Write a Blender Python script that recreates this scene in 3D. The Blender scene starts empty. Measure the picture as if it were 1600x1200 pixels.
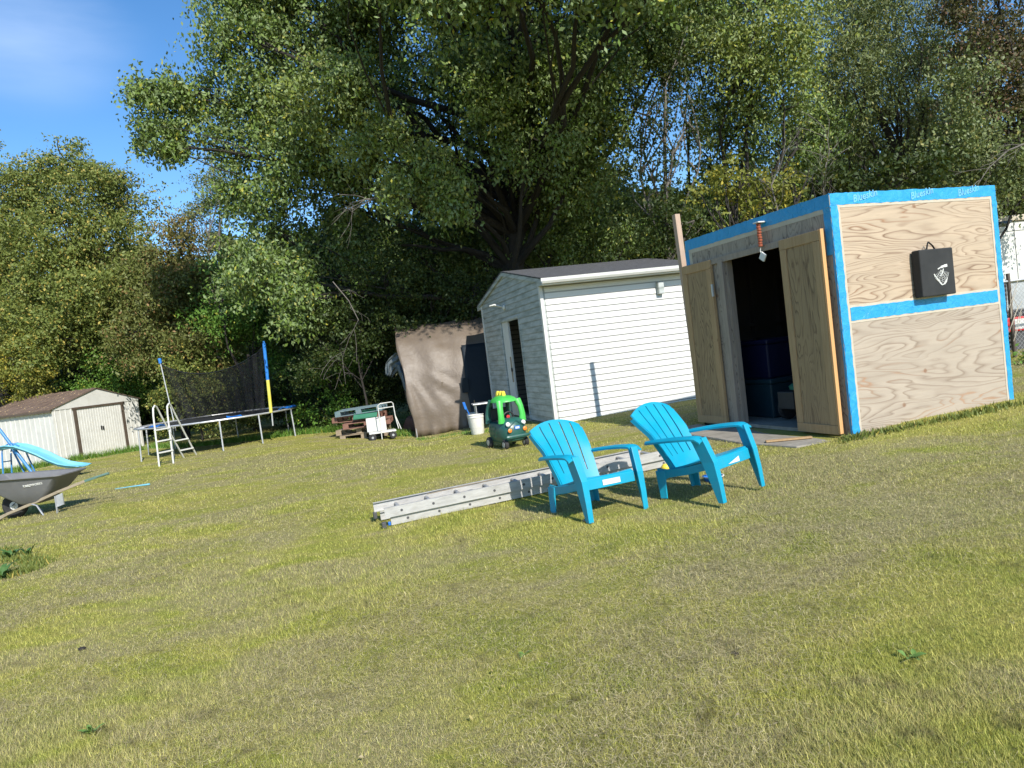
import bpy, math, random
import numpy as np
from math import sin, cos, pi, radians, atan2, hypot, sqrt
from mathutils import Vector, Matrix, noise as mn
random.seed(7); RNG = np.random.default_rng(11)
S = bpy.context.scene; C = S.collection
# ------------------------------------------------------------------ camera, sky, sun
EYE = 1.5; FPX = 1090.1; PITCH = .0455; ROLL = .1221
Fv = Vector((0, cos(PITCH), -sin(PITCH))); Uv = Vector((0, sin(PITCH), cos(PITCH))); Rv = Vector((1, 0, 0))
R2 = Rv*cos(ROLL) - Uv*sin(ROLL); U2 = Rv*sin(ROLL) + Uv*cos(ROLL)
cam = bpy.data.objects.new('camera', bpy.data.cameras.new('camera')); C.objects.link(cam)
cam.matrix_world = Matrix(((R2.x, U2.x, -Fv.x, 0), (R2.y, U2.y, -Fv.y, 0), (R2.z, U2.z, -Fv.z, EYE), (0, 0, 0, 1)))
cam.data.sensor_width = 36; cam.data.lens = 36*FPX/1600; cam.data.clip_end = 2000; cam.data.clip_start = .05
S.camera = cam
SUN_AZ, SUN_EL = 153.5, 38.
w = bpy.data.worlds.new('World'); S.world = w; w.use_nodes = True
nt = w.node_tree; bg = nt.nodes['Background']; sky = nt.nodes.new('ShaderNodeTexSky')
sky.sky_type = 'NISHITA'; sky.sun_disc = False; sky.sun_elevation = radians(SUN_EL); sky.sun_rotation = radians(SUN_AZ)
sky.air_density = 1.0; sky.dust_density = .3; sky.ozone_density = 3.0; sky.altitude = 300
hsv = nt.nodes.new('ShaderNodeHueSaturation'); hsv.inputs['Saturation'].default_value = 1.22
nt.links.new(sky.outputs[0], hsv.inputs['Color'])
# faint cirrus high in the sky
tc = nt.nodes.new('ShaderNodeTexCoord'); mp = nt.nodes.new('ShaderNodeMapping'); mp.inputs['Scale'].default_value = (1.2, 2.2, 6)
mp.inputs['Location'].default_value = (.0, .0, .0)
nz = nt.nodes.new('ShaderNodeTexNoise'); nz.inputs['Scale'].default_value = 1.6; nz.inputs['Detail'].default_value = 6
cr = nt.nodes.new('ShaderNodeMapRange'); cr.inputs['From Min'].default_value = .3; cr.inputs['From Max'].default_value = 1.1
mx = nt.nodes.new('ShaderNodeMix'); mx.data_type = 'RGBA'; mx.inputs['B'].default_value = (4.2, 5.2, 7.0, 1)
nt.links.new(tc.outputs['Generated'], mp.inputs[0]); nt.links.new(mp.outputs[0], nz.inputs[0]); nt.links.new(nz.outputs[0], cr.inputs[0])
cdir = (R2*(10-800) - U2*(-30-600) + Fv*FPX).normalized()
dp = nt.nodes.new('ShaderNodeVectorMath'); dp.operation = 'DOT_PRODUCT'; dp.inputs[1].default_value = cdir
cm = nt.nodes.new('ShaderNodeMapRange'); cm.interpolation_type = 'SMOOTHSTEP'; cm.inputs['From Min'].default_value = .9885; cm.inputs['From Max'].default_value = 1.0
cmul = nt.nodes.new('ShaderNodeMath'); cmul.operation = 'MULTIPLY'; nt.links.new(tc.outputs['Generated'], dp.inputs[0]); nt.links.new(dp.outputs['Value'], cm.inputs[0])
nt.links.new(cm.outputs[0], cmul.inputs[0]); nt.links.new(cr.outputs[0], cmul.inputs[1]); nt.links.new(cmul.outputs[0], mx.inputs['Factor']); nt.links.new(hsv.outputs[0], mx.inputs['A']); nt.links.new(mx.outputs['Result'], bg.inputs[0])
bg.inputs[1].default_value = .145
sd = bpy.data.lights.new('sun', 'SUN'); sd.energy = 4.6; sd.angle = radians(.53); sd.color = (1, .955, .88)
so = bpy.data.objects.new('sun', sd); C.objects.link(so)
sv = Vector((sin(radians(SUN_AZ))*cos(radians(SUN_EL)), cos(radians(SUN_AZ))*cos(radians(SUN_EL)), sin(radians(SUN_EL))))
so.rotation_euler = sv.to_track_quat('Z', 'Y').to_euler(); so.location = sv*60
S.view_settings.view_transform = 'Standard'; S.view_settings.look = 'None'; S.view_settings.exposure = 0.5; S.view_settings.gamma = 1
S.render.engine = 'CYCLES'
try: S.cycles.max_bounces = 6; S.cycles.transparent_max_bounces = 8
except Exception: pass

# ------------------------------------------------------------------ helpers
def gz(x, y):
    x = np.asarray(x, float); y = np.asarray(y, float)
    z = .6*np.tanh(x/.6*.025) + .0065*np.minimum(y, 40)
    z = z + .07*np.exp(-(((x-4.6)**2 + (y-8.6)**2)/5.0))
    st = np.clip((y-12.3)/4.6, 0, 1); z = z - .36*st*st*(3-2*st)*np.exp(-((x+2.2)/2.6)**2)
    z = z + .014*np.sin(x*1.3+.4*y)*np.cos(y*1.1-.3*x) + .008*np.sin(x*3.1+1)*np.sin(y*2.7)
    return z
def g(x, y): return float(gz(x, y))
def at(px, py, Y):
    d = R2*(px-800) - U2*(py-600) + Fv*FPX
    return Vector((d.x*Y/d.y, Y, EYE + d.z*Y/d.y))
def onground(px, py, h=0):
    d = R2*(px-800) - U2*(py-600) + Fv*FPX; t = 1
    Y = 10.
    for _ in range(30):
        p = at(px, py, Y); e = (p.z-EYE)/Y
        Y = max(1, min(80, (g(p.x, Y)+h-EYE)/e)) if e < 0 else 60
    return at(px, py, Y)
def az(a): a = radians(a); return Vector((sin(a), cos(a), 0))

class MB:
    def __init__(s): s.v = []; s.f = []
    def add(s, vs, fs, M=None):
        n = len(s.v)
        s.v += [tuple(M @ Vector(v)) if M else tuple(v) for v in vs]; s.f += [tuple(n+i for i in f) for f in fs]; return s
    def box(s, x0, x1, y0, y1, z0, z1, M=None):
        return s.add([(x0,y0,z0),(x1,y0,z0),(x1,y1,z0),(x0,y1,z0),(x0,y0,z1),(x1,y0,z1),(x1,y1,z1),(x0,y1,z1)],
                     [(0,3,2,1),(4,5,6,7),(0,1,5,4),(1,2,6,5),(2,3,7,6),(3,0,4,7)], M)
    def bar(s, a, b, wd, ht, up=(0,0,1)):
        a = Vector(a); b = Vector(b); d = (b-a); L = d.length; d.normalize(); u = Vector(up); r = d.cross(u)
        if r.length < 1e-4: r = d.cross(Vector((1,0,0)))
        r.normalize(); u = r.cross(d)
        M = Matrix(((d.x, r.x, u.x, a.x),(d.y, r.y, u.y, a.y),(d.z, r.z, u.z, a.z),(0,0,0,1)))
        return s.box(0, L, -wd/2, wd/2, -ht/2, ht/2, M)
    def tube(s, pts, r, seg=10, cap=True, sq=1.0):
        pts = [Vector(p) for p in pts]; n = len(pts); R = r if isinstance(r, (list, tuple)) else [r]*n
        base = len(s.v); prev = None
        for i, p in enumerate(pts):
            d = (pts[min(i+1, n-1)] - pts[max(i-1, 0)]).normalized()
            if prev is None:
                a = Vector((0,0,1)) if abs(d.z) < .9 else Vector((1,0,0)); x = d.cross(a).normalized()
            else:
                x = (prev - d*prev.dot(d)).normalized()
            prev = x; y = d.cross(x)
            for k in range(seg):
                t = 2*pi*k/seg; q = p + x*cos(t)*R[i] + y*sin(t)*R[i]*sq; s.v.append(tuple(q))
        for i in range(n-1):
            for k in range(seg):
                k2 = (k+1) % seg; s.f.append((base+i*seg+k, base+i*seg+k2, base+(i+1)*seg+k2, base+(i+1)*seg+k))
        if cap:
            s.f.append(tuple(base+k for k in reversed(range(seg)))); s.f.append(tuple(base+(n-1)*seg+k for k in range(seg)))
        return s
    def lathe(s, prof, seg=24, M=None, cap=True):
        base = len(s.v)
        for r, z in prof:
            for k in range(seg):
                t = 2*pi*k/seg; q = Vector((r*cos(t), r*sin(t), z)); s.v.append(tuple(M @ q if M else q))
        n = len(prof)
        for i in range(n-1):
            for k in range(seg):
                k2 = (k+1) % seg; s.f.append((base+i*seg+k, base+i*seg+k2, base+(i+1)*seg+k2, base+(i+1)*seg+k))
        if cap:
            s.f.append(tuple(base+k for k in reversed(range(seg)))); s.f.append(tuple(base+(n-1)*seg+k for k in range(seg)))
        return s
    def loft(s, rings, close=True, cap=True):
        base = len(s.v); m = len(rings[0])
        for r in rings: s.v += [tuple(p) for p in r]
        for i in range(len(rings)-1):
            for k in range(m if close else m-1):
                k2 = (k+1) % m; s.f.append((base+i*m+k, base+i*m+k2, base+(i+1)*m+k2, base+(i+1)*m+k))
        if cap and close:
            s.f.append(tuple(base+k for k in reversed(range(m)))); s.f.append(tuple(base+(len(rings)-1)*m+k for k in range(m)))
        return s
    def prism(s, poly, h, M=None):   # polygon in xy, extruded 0..h in z
        n = len(poly)
        return s.add([(p[0], p[1], 0) for p in poly] + [(p[0], p[1], h) for p in poly],
                     [tuple(reversed(range(n))), tuple(range(n, 2*n))] + [(i, (i+1) % n, n+(i+1) % n, n+i) for i in range(n)], M)
    def build(s, name, m, parent=None, bevel=0, smooth=False, sub=0, solid=0, loc=None):
        me = bpy.data.meshes.new(name); me.from_pydata(s.v, [], s.f); me.update()
        if isinstance(m, (list, tuple)):
            for q in m: me.materials.append(q)
        else: me.materials.append(m)
        o = bpy.data.objects.new(name, me); C.objects.link(o)
        if parent: o.parent = parent
        if loc is not None: o.location = loc
        if smooth:
            me.polygons.foreach_set('use_smooth', [True]*len(me.polygons))
            try: me.set_sharp_from_angle(angle=radians(40))
            except Exception: pass
        if solid: md = o.modifiers.new('s', 'SOLIDIFY'); md.thickness = solid; md.offset = 0
        if bevel: md = o.modifiers.new('b', 'BEVEL'); md.width = bevel; md.segments = 2; md.limit_method = 'ANGLE'; md.angle_limit = radians(40)
        if sub: md = o.modifiers.new('u', 'SUBSURF'); md.levels = sub; md.render_levels = sub
        return o
def tag(o, label, cat, group=None, kind=None):
    o['label'] = label; o['category'] = cat
    if group: o['group'] = group
    if kind: o['kind'] = kind
    return o
def thing(name, label, cat, loc=(0,0,0), rot=0, group=None):
    o = bpy.data.objects.new(name, None); C.objects.link(o); o.location = loc
    o.rotation_euler = rot if isinstance(rot, (tuple, list)) else (0, 0, rot); o.empty_display_size = .2
    return tag(o, label, cat, group)
def np_mesh(name, V, nper, m, parent=None, col=None, smooth=False):
    """V: (n*nper,3); faces of nper consecutive vertices."""
    me = bpy.data.meshes.new(name); nv = len(V); nf = nv//nper
    me.vertices.add(nv); me.vertices.foreach_set('co', np.ascontiguousarray(V, dtype=np.float32).ravel())
    me.loops.add(nv); me.loops.foreach_set('vertex_index', np.arange(nv, dtype=np.int32))
    me.polygons.add(nf); me.polygons.foreach_set('loop_start', np.arange(0, nv, nper, dtype=np.int32))
    try: me.polygons.foreach_set('loop_total', np.full(nf, nper, dtype=np.int32))
    except Exception: pass
    me.update(calc_edges=True)
    if col is not None:
        a = me.color_attributes.new('rnd', 'FLOAT_COLOR', 'POINT'); a.data.foreach_set('color', np.ascontiguousarray(col, dtype=np.float32).ravel())
    me.materials.append(m); o = bpy.data.objects.new(name, me); C.objects.link(o)
    if parent: o.parent = parent
    return o

# ------------------------------------------------------------------ materials
class NT:
    def __init__(s, name):
        s.m = bpy.data.materials.new(name); s.m.use_nodes = True; s.t = s.m.node_tree; s.b = s.t.nodes['Principled BSDF']; s.o = s.t.nodes['Material Output']
    def n(s, typ, ins=None, **kw):
        q = s.t.nodes.new('ShaderNode'+typ)
        for k, v in kw.items(): setattr(q, k, v)
        for k, v in (ins or {}).items():
            if hasattr(v, 'bl_rna') and v.bl_rna.identifier.startswith('NodeSocket'): s.t.links.new(v, q.inputs[k])
            else: q.inputs[k].default_value = v
        return q
    def l(s, a, b): s.t.links.new(a, b)
    def coord(s, which='Object', scale=(1,1,1), rot=(0,0,0), loc=(0,0,0)):
        c = s.n('TexCoord'); return s.n('Mapping', {0: c.outputs[which], 'Scale': scale, 'Rotation': rot, 'Location': loc}).outputs[0]
    def pos(s, scale=(1,1,1), rot=(0,0,0)):
        c = s.n('NewGeometry'); return s.n('Mapping', {0: c.outputs['Position'], 'Scale': scale, 'Rotation': rot}).outputs[0]
    def noise(s, vec, scale, detail=4, rough=.55, dist=0): return s.n('TexNoise', {'Vector': vec, 'Scale': scale, 'Detail': detail, 'Roughness': rough, 'Distortion': dist}).outputs[0]
    def ramp(s, fac, stops):
        q = s.n('ValToRGB', {0: fac}); e = q.color_ramp.elements
        while len(e) < len(stops): e.new(.5)
        for i, (p, c) in enumerate(stops): e[i].position = p; e[i].color = (*c, 1) if len(c) == 3 else c
        return q.outputs[0]
    def mix(s, f, a, b, blend='MIX'):
        q = s.n('Mix', data_type='RGBA', blend_type=blend)
        for k, v in (('Factor', f), ('A', a), ('B', b)):
            i = q.inputs[{'Factor': 0, 'A': 6, 'B': 7}[k]]
            if hasattr(v, 'bl_rna') and v.bl_rna.identifier.startswith('NodeSocket'): s.l(v, i)
            else: i.default_value = v if k == 'Factor' else ((*v, 1) if len(v) == 3 else v)
        return q.outputs[2]
    def math(s, op, a, b=0, c=0, clamp=False):
        q = s.n('Math', operation=op, use_clamp=clamp)
        for i, v in enumerate((a, b, c)):
            if hasattr(v, 'bl_rna') and v.bl_rna.identifier.startswith('NodeSocket'): s.l(v, q.inputs[i])
            else: q.inputs[i].default_value = v
        return q.outputs[0]
    def bump(s, h, strength=.3, dist=.01):
        q = s.n('Bump', {'Height': h, 'Strength': strength, 'Distance': dist}); s.l(q.outputs[0], s.b.inputs['Normal']); return q
    def fin(s, col=None, rough=.6, metal=0, spec=None):
        if col is not None:
            if hasattr(col, 'bl_rna') and col.bl_rna.identifier.startswith('NodeSocket'): s.l(col, s.b.inputs['Base Color'])
            else: s.b.inputs['Base Color'].default_value = (*col, 1)
        if hasattr(rough, 'bl_rna') and rough.bl_rna.identifier.startswith('NodeSocket'): s.l(rough, s.b.inputs['Roughness'])
        else: s.b.inputs['Roughness'].default_value = rough
        s.b.inputs['Metallic'].default_value = metal
        if spec is not None: s.b.inputs['Specular IOR Level'].default_value = spec
        return s.m
def var(name, c1, c2, scale=4, rough=.6, bump=.15, bs=40, stretch=(1,1,1), metal=0, dirt=None, dirt_amt=.5, spec=None, bd=.005):
    """two-tone noise material with fine bump and optional dirt blotches"""
    N = NT(name); v = N.coord('Object', stretch); f = N.noise(v, scale, 5, .6)
    c = N.mix(N.ramp(f, [(.3, (0,0,0)), (.7, (1,1,1))]), c1, c2)
    if dirt:
        d = N.ramp(N.noise(v, scale*2.7, 8, .7), [(.55-.2*dirt_amt, (0,0,0)), (.75, (1,1,1))]); c = N.mix(N.math('MULTIPLY', d, dirt_amt), c, dirt)
    if bump: N.bump(N.noise(v, bs, 4), bump, bd)
    r = N.math('MULTIPLY_ADD', f, .25, rough-.12)
    return N.fin(c, r, metal, spec)
M = {}
M['teal'] = var('teal_plastic', (.0, .265, .40), (.0, .305, .45), 3, .46, .08, 300, dirt=(.05,.25,.33), dirt_amt=.45, bd=.001)
M['alu'] = var('aluminium', (.40,.39,.365), (.55,.54,.51), 6, .58, .1, 60, (1,6,6), metal=.35, dirt=(.30,.27,.22), dirt_amt=.5)
M['alu_dark'] = var('grey_rubber', (.05,.05,.05), (.09,.09,.09), 6, .7)
M['steel'] = var('galvanised_steel', (.42,.43,.44), (.55,.56,.56), 9, .42, .1, metal=.5)
M['white_paint'] = var('white_painted_metal', (.56,.56,.52), (.64,.64,.6), 5, .5, .1, dirt=(.45,.43,.36), dirt_amt=.4)
M['white_plastic'] = var('white_plastic', (.66,.64,.58), (.74,.72,.66), 5, .5, .08, dirt=(.4,.36,.28), dirt_amt=.5)
M['black'] = var('black_plastic', (.012,.012,.013), (.025,.025,.026), 6, .55)
M['black_cloth'] = var('black_canvas', (.012,.013,.013), (.03,.031,.03), 5, .8, .4, 350)
M['tyre'] = var('tyre_rubber', (.018,.018,.019), (.04,.038,.036), 9, .85, .3, 80)
M['barrow'] = var('grey_poly_tray', (.13,.13,.135), (.17,.17,.17), 4, .55, .2, 60, dirt=(.22,.2,.17), dirt_amt=.35)
M['barrow_in'] = M['barrow']
M['oldwood'] = var('weathered_wood', (.24,.18,.115), (.34,.265,.18), 6, .8, .4, 30, (1,1,8), dirt=(.13,.11,.09), dirt_amt=.4)
M['handlewood'] = var('worn_timber_handle', (.27,.22,.15), (.36,.30,.21), 6, .75, .3, 40, (1,9,9))
M['green_grip'] = var('green_grip', (.08,.15,.12), (.12,.2,.17), 5, .6)
M['blue_tube'] = var('blue_painted_tube', (.03,.18,.45), (.05,.24,.52), 6, .4, .1, dirt=(.15,.2,.25), dirt_amt=.4)
M['slide'] = var('sky_blue_plastic', (.13,.40,.52), (.18,.47,.58), 3, .4, .05)
M['tarp'] = var('brown_tarp', (.125,.095,.067), (.155,.12,.087), 3, .5, .3, 11, (1,1,1), dirt=(.11,.085,.07), dirt_amt=.5, bd=.025)
M['navy'] = var('navy_tarp_and_shade', (.004,.010,.016), (.008,.016,.024), 3, .75, .3, 12, bd=.02)  # dark sheets, and the stand-in for the shed's shadow on the shelter
M['greycloth'] = var('grey_sheet', (.09,.115,.13), (.14,.165,.18), 6, .75, .5, 20, bd=.02)
M['gpale'] = var('leaf_green_plastic', (.05,.42,.06), (.08,.5,.09), 4, .4, .05)
M['gdark'] = var('dark_green_plastic', (.015,.085,.07), (.025,.11,.09), 4, .38, .05, dirt=(.1,.1,.08), dirt_amt=.35)
M['yellow'] = var('yellow_plastic', (.75,.55,.03), (.8,.62,.06), 4, .45, .05)
M['orange'] = var('orange_plastic', (.75,.2,.02), (.8,.26,.04), 4, .45, .05)
M['red'] = var('red_paint', (.5,.015,.02), (.6,.03,.03), 4, .5, .05)
M['bluepl'] = var('blue_plastic', (.01,.13,.5), (.02,.18,.58), 4, .45, .05)
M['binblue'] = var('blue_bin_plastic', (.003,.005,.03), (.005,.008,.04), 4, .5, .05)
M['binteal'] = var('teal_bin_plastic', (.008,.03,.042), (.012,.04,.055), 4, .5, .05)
M['foamblue'] = var('blue_foam_sleeve', (.01,.15,.52), (.03,.22,.62), 8, .5, .15)
M['foamyellow'] = var('yellow_foam_sleeve', (.65,.56,.05), (.72,.64,.15), 8, .5, .15)
M['palletblue'] = var('blue_painted_pallet', (.07,.14,.17), (.16,.22,.23), 9, .8, .3, dirt=(.2,.17,.13), dirt_amt=.5)
M['palletred'] = var('reddish_pallet_wood', (.16,.07,.05), (.24,.13,.09), 9, .8, .3)
M['palletgreen'] = var('green_board', (.03,.16,.09), (.05,.2,.12), 9, .7, .2)
M['shingle'] = var('dark_shingles', (.045,.045,.047), (.085,.085,.088), 14, .9, .6, 60, dirt=(.13,.125,.11), dirt_amt=.3)
M['concrete'] = var('weathered_concrete', (.22,.2,.16), (.33,.3,.245), 4, .9, .4, 50, dirt=(.11,.1,.08), dirt_amt=.6)
M['rust'] = var('rusty_red', (.22,.05,.02), (.34,.09,.04), 20, .8, .4)
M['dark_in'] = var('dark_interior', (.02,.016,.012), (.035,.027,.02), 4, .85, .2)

def plywood(name, base, dark, density, amount, spotty, stretch=(.42,1,2.0), off=0, tint=None):
    """rotary cut fir: nested thin growth lines and knots.  Grain runs along object x, panel in xz (or yz)."""
    N = NT(name)
    v = N.coord('Object', stretch, loc=(off, off, off*.7))
    warp = N.noise(v, 1.25, 3, .5, .35)
    kn = N.n('TexVoronoi', {'Vector': v, 'Scale': 1.25, 'Randomness': 1.0}).outputs['Distance']
    kf = N.n('MapRange', {'Value': kn, 'From Min': 0., 'From Max': .20, 'To Min': 1., 'To Max': 0.}).outputs[0]
    kf = N.math('POWER', kf, 2)
    fine = N.noise(N.coord('Object', (stretch[0]*1.5, 1*3, stretch[2]*5)), 5, 4, .6)
    h = N.math('ADD', N.math('MULTIPLY', warp, density), N.math('MULTIPLY', kf, spotty))
    h = N.math('ADD', h, N.math('MULTIPLY', fine, .18))
    fr = N.math('FRACT', h)
    line = N.ramp(fr, [(0, (1,1,1)), (.12, (.45,)*3), (.38, (.08,)*3), (.85, (.0,)*3), (1., (.85,)*3)])
    pat = N.ramp(N.noise(v, 2.2, 3), [(.3, (.25,)*3), (.62, (1,1,1))])
    c = N.mix(N.ramp(N.noise(v, 3.0, 6, .7), [(.3, (0,0,0)), (.7, (1,1,1))]), base, tuple(b*.8 for b in base))
    c = N.mix(N.math('MULTIPLY', N.math('MULTIPLY', line, pat), amount), c, dark)
    # warm resin blotches in a few rings
    bl = N.ramp(N.math('FRACT', N.math('ADD', h, .45)), [(.0, (0,0,0)), (.35, (0,0,0)), (.5, (1,1,1)), (.62, (0,0,0))])
    bl = N.math('MULTIPLY', bl, N.ramp(N.noise(v, 1.6, 2), [(.56, (0,0,0)), (.66, (1,1,1))]))
    c = N.mix(N.math('MULTIPLY', bl, .55), c, tint or (.42, .2, .085))
    k2 = N.n('TexVoronoi', {'Vector': N.coord('Object', (1,1,1), loc=(off,0,off)), 'Scale': 2.7})
    kd = N.ramp(k2.outputs['Distance'], [(0, (1,1,1)), (.05, (.8,)*3), (.085, (0,0,0))])
    kd = N.math('MULTIPLY', kd, N.math('GREATER_THAN', N.n('SeparateColor', {0: k2.outputs['Color']}).outputs[0], .45))
    c = N.mix(N.math('MULTIPLY', kd, .75), c, (.2, .09, .04))
    # faint checks along the grain and grey weathering
    wx = N.ramp(N.noise(N.coord('Object', (.5, 8, 14)), 4, 6, .7), [(.45, (0,0,0)), (.75, (1,1,1))])
    c = N.mix(N.math('MULTIPLY', wx, .3), c, (.24, .19, .14))
    N.bump(N.math('ADD', N.math('MULTIPLY', line, -.6), fine), .25, .004)
    return N.fin(c, .72)
M['ply_up'] = plywood('plywood_upper', (.50,.39,.272), (.15,.08,.04), 32, 1.0, 2.6, stretch=(.27,1,1.75), off=3.1)
M['ply_low'] = plywood('plywood_lower', (.43,.36,.28), (.17,.115,.075), 30, .85, 3.0, stretch=(.24,1,1.55), off=7.7)
M['ply_side'] = plywood('plywood_front', (.38,.32,.25), (.09,.065,.05), 24, 1., 1.6, stretch=(1,3.0,.7), off=2.2, tint=(.2,.14,.09))
M['ply_door'] = plywood('plywood_door', (.36,.245,.12), (.10,.052,.022), 22, 1., 1.6, stretch=(1,2.6,.5), off=5.2, tint=(.28,.14,.05))
def timber(name, c1, c2, dark):
    N = NT(name); v = N.coord('Object', (1, 1, 1)); gr = N.noise(N.coord('Object', (16, 16, 1.2)), 2.2, 5, .65, .6)
    c = N.mix(N.ramp(gr, [(.35, (0,0,0)), (.65, (1,1,1))]), c1, c2)
    k = N.n('TexVoronoi', {'Vector': N.coord('Object', (4, 4, 1.6)), 'Scale': 1.3}).outputs['Distance']
    c = N.mix(N.ramp(k, [(0, (1,1,1)), (.07, (0,0,0))]), c, dark)
    N.bump(gr, .3, .004); return N.fin(c, .7)
M['timber'] = timber('pine_timber', (.42,.28,.14), (.34,.215,.10), (.14,.07,.03))
M['timber_lit'] = timber('sunlit_pine_edge', (.62,.34,.13), (.56,.30,.12), (.3,.13,.05))  # brighter copy of the pine: sunlight on the door edge put into the colour
M['timber_grey'] = timber('grey_timber', (.33,.27,.21), (.25,.2,.155), (.1,.08,.06))
M['post'] = timber('weathered_post', (.46,.33,.235), (.36,.26,.19), (.2,.12,.08))
def tape_mat():
    N = NT('blue_membrane_tape'); v = N.coord('Object')
    wr = N.noise(N.coord('Object', (3, 3, 3), rot=(.3,.4,.5)), 3, 5, .6, 1.5)
    c = N.mix(N.ramp(wr, [(.35, (0,0,0)), (.7, (1,1,1))]), (.015,.27,.55), (.035,.33,.63)); 
    c = N.mix(N.ramp(N.noise(v, 7, 8, .75), [(.66, (0,0,0)), (.74, (.7,)*3)]), c, (.25,.45,.6))
    N.bump(wr, .9, .016); return N.fin(c, .4)
M['tape'] = tape_mat()
M['primer'] = var('primer_band', (.44,.385,.29), (.52,.46,.36), 10, .7, .2, 60)
M['letter'] = var('pale_print', (.13,.42,.68), (.18,.47,.72), 9, .5, 0)
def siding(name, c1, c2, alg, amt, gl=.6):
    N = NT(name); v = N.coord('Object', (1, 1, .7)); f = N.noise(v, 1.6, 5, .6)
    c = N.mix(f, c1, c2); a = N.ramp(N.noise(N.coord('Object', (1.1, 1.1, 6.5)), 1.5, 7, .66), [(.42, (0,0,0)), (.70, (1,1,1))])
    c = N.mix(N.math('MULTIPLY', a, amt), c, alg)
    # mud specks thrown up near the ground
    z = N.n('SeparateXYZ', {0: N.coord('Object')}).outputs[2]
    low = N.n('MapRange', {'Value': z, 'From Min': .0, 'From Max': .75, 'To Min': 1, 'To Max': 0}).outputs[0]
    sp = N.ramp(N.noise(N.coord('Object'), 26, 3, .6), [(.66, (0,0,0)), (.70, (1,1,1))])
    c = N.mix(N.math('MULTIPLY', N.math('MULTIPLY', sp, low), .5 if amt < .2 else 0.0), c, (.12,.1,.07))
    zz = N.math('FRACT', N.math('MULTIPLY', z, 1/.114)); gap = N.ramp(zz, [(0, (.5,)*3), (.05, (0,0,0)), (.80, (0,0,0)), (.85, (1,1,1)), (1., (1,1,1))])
    c = N.mix(N.math('MULTIPLY', gap, gl), c, (.10,.10,.09))  # dark line at each lap: shadow gap and dirt, both put into the colour
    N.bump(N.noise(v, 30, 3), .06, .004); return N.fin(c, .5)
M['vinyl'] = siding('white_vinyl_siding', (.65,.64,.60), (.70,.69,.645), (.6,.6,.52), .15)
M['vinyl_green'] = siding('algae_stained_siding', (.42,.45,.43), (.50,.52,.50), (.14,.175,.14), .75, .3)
M['vinyl_trim'] = var('white_trim', (.6,.59,.55), (.66,.65,.6), 4, .5, .05, dirt=(.5,.5,.42), dirt_amt=.25)
M['metal_cream'] = var('cream_steel', (.54,.535,.49), (.63,.62,.57), 2.5, .5, .05, dirt=(.38,.36,.3), dirt_amt=.35)
M['brown_trim'] = var('brown_steel_trim', (.075,.055,.04), (.10,.075,.055), 4, .6, .1)
def roof_leafy():
    N = NT('leaf_strewn_roof'); v = N.coord('Object'); 
    c = N.mix(N.ramp(N.noise(v, 3, 6), [(.3, (0,0,0)), (.7, (1,1,1))]), (.10,.065,.045), (.16,.11,.08))
    lf = N.n('TexVoronoi', {'Vector': v, 'Scale': 14.}); d = N.ramp(lf.outputs['Distance'], [(.22, (1,1,1)), (.3, (0,0,0))])
    sel = N.ramp(lf.outputs['Color'], [(.45, (0,0,0)), (.5, (1,1,1))])
    c = N.mix(N.math('MULTIPLY', d, sel), c, (.36,.26,.14)); return N.fin(c, .85)
M['roofleaf'] = roof_leafy()
def netmat():
    N = NT('black_net'); tr = N.n('BsdfTransparent', {0: (1,1,1,1)}); df = N.n('BsdfDiffuse', {0: (.02,.02,.022,1)})
    mx = N.n('MixShader'); v = N.coord('Object', (1,1,1))
    f = N.n('MapRange', {'Value': N.noise(N.coord('Object', (5,1,1)), 3, 4), 'From Min': .3, 'From Max': .7, 'To Min': .5, 'To Max': .82}).outputs[0]
    N.l(f, mx.inputs[0]); N.l(tr.outputs[0], mx.inputs[1]); N.l(df.outputs[0], mx.inputs[2]); N.l(mx.outputs[0], N.o.inputs[0]); return N.m
M['net'] = netmat()
def chainmat():
    N = NT('chain_link'); v = N.coord('Object', (1,1,1), rot=(0,radians(45),0)); s_ = N.n('SeparateXYZ', {0: v})
    def ln(o): return N.math('LESS_THAN', N.math('FRACT', N.math('MULTIPLY', o, 18.)), .1)
    f = N.math('MAXIMUM', ln(s_.outputs[0]), ln(s_.outputs[2]))
    tr = N.n('BsdfTransparent'); df = N.n('BsdfPrincipled', {'Base Color': (.3,.3,.3,1), 'Metallic': .6, 'Roughness': .5}); mx = N.n('MixShader')
    N.l(f, mx.inputs[0]); N.l(tr.outputs[0], mx.inputs[1]); N.l(df.outputs[0], mx.inputs[2]); N.l(mx.outputs[0], N.o.inputs[0]); return N.m
M['chain'] = chainmat()

# ------------------------------------------------------------------ lawn
def lawn_nodes(N, rnd=None):
    """colour of the lawn by place: green to straw, brownish drifts of dry clippings"""
    p = N.pos((1, 1, .0)); ps = N.pos((.55, 1.0, .0), (0, 0, radians(-14)))
    big = N.noise(ps, .55, 4, .6, .4); mid = N.noise(ps, 2.1, 5, .65, .6); fine = N.noise(p, 14, 4, .7)
    green = N.mix(mid, (.25,.30,.045), (.47,.465,.085))
    straw = N.mix(fine, (.60,.53,.15), (.46,.41,.12))
    thatch = N.mix(fine, (.29,.25,.12), (.54,.48,.25))
    c = N.mix(N.ramp(N.math('MULTIPLY_ADD', fine, .25, N.math('MULTIPLY', mid, .8)), [(.38, (0,0,0)), (.66, (1,1,1))]), green, straw)
    t = N.ramp(N.math('ADD', N.math('MULTIPLY', big, .6), N.math('MULTIPLY', mid, .45)), [(.485, (0,0,0)), (.575, (1,1,1))])
    return c, t, thatch, fine, mid
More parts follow.
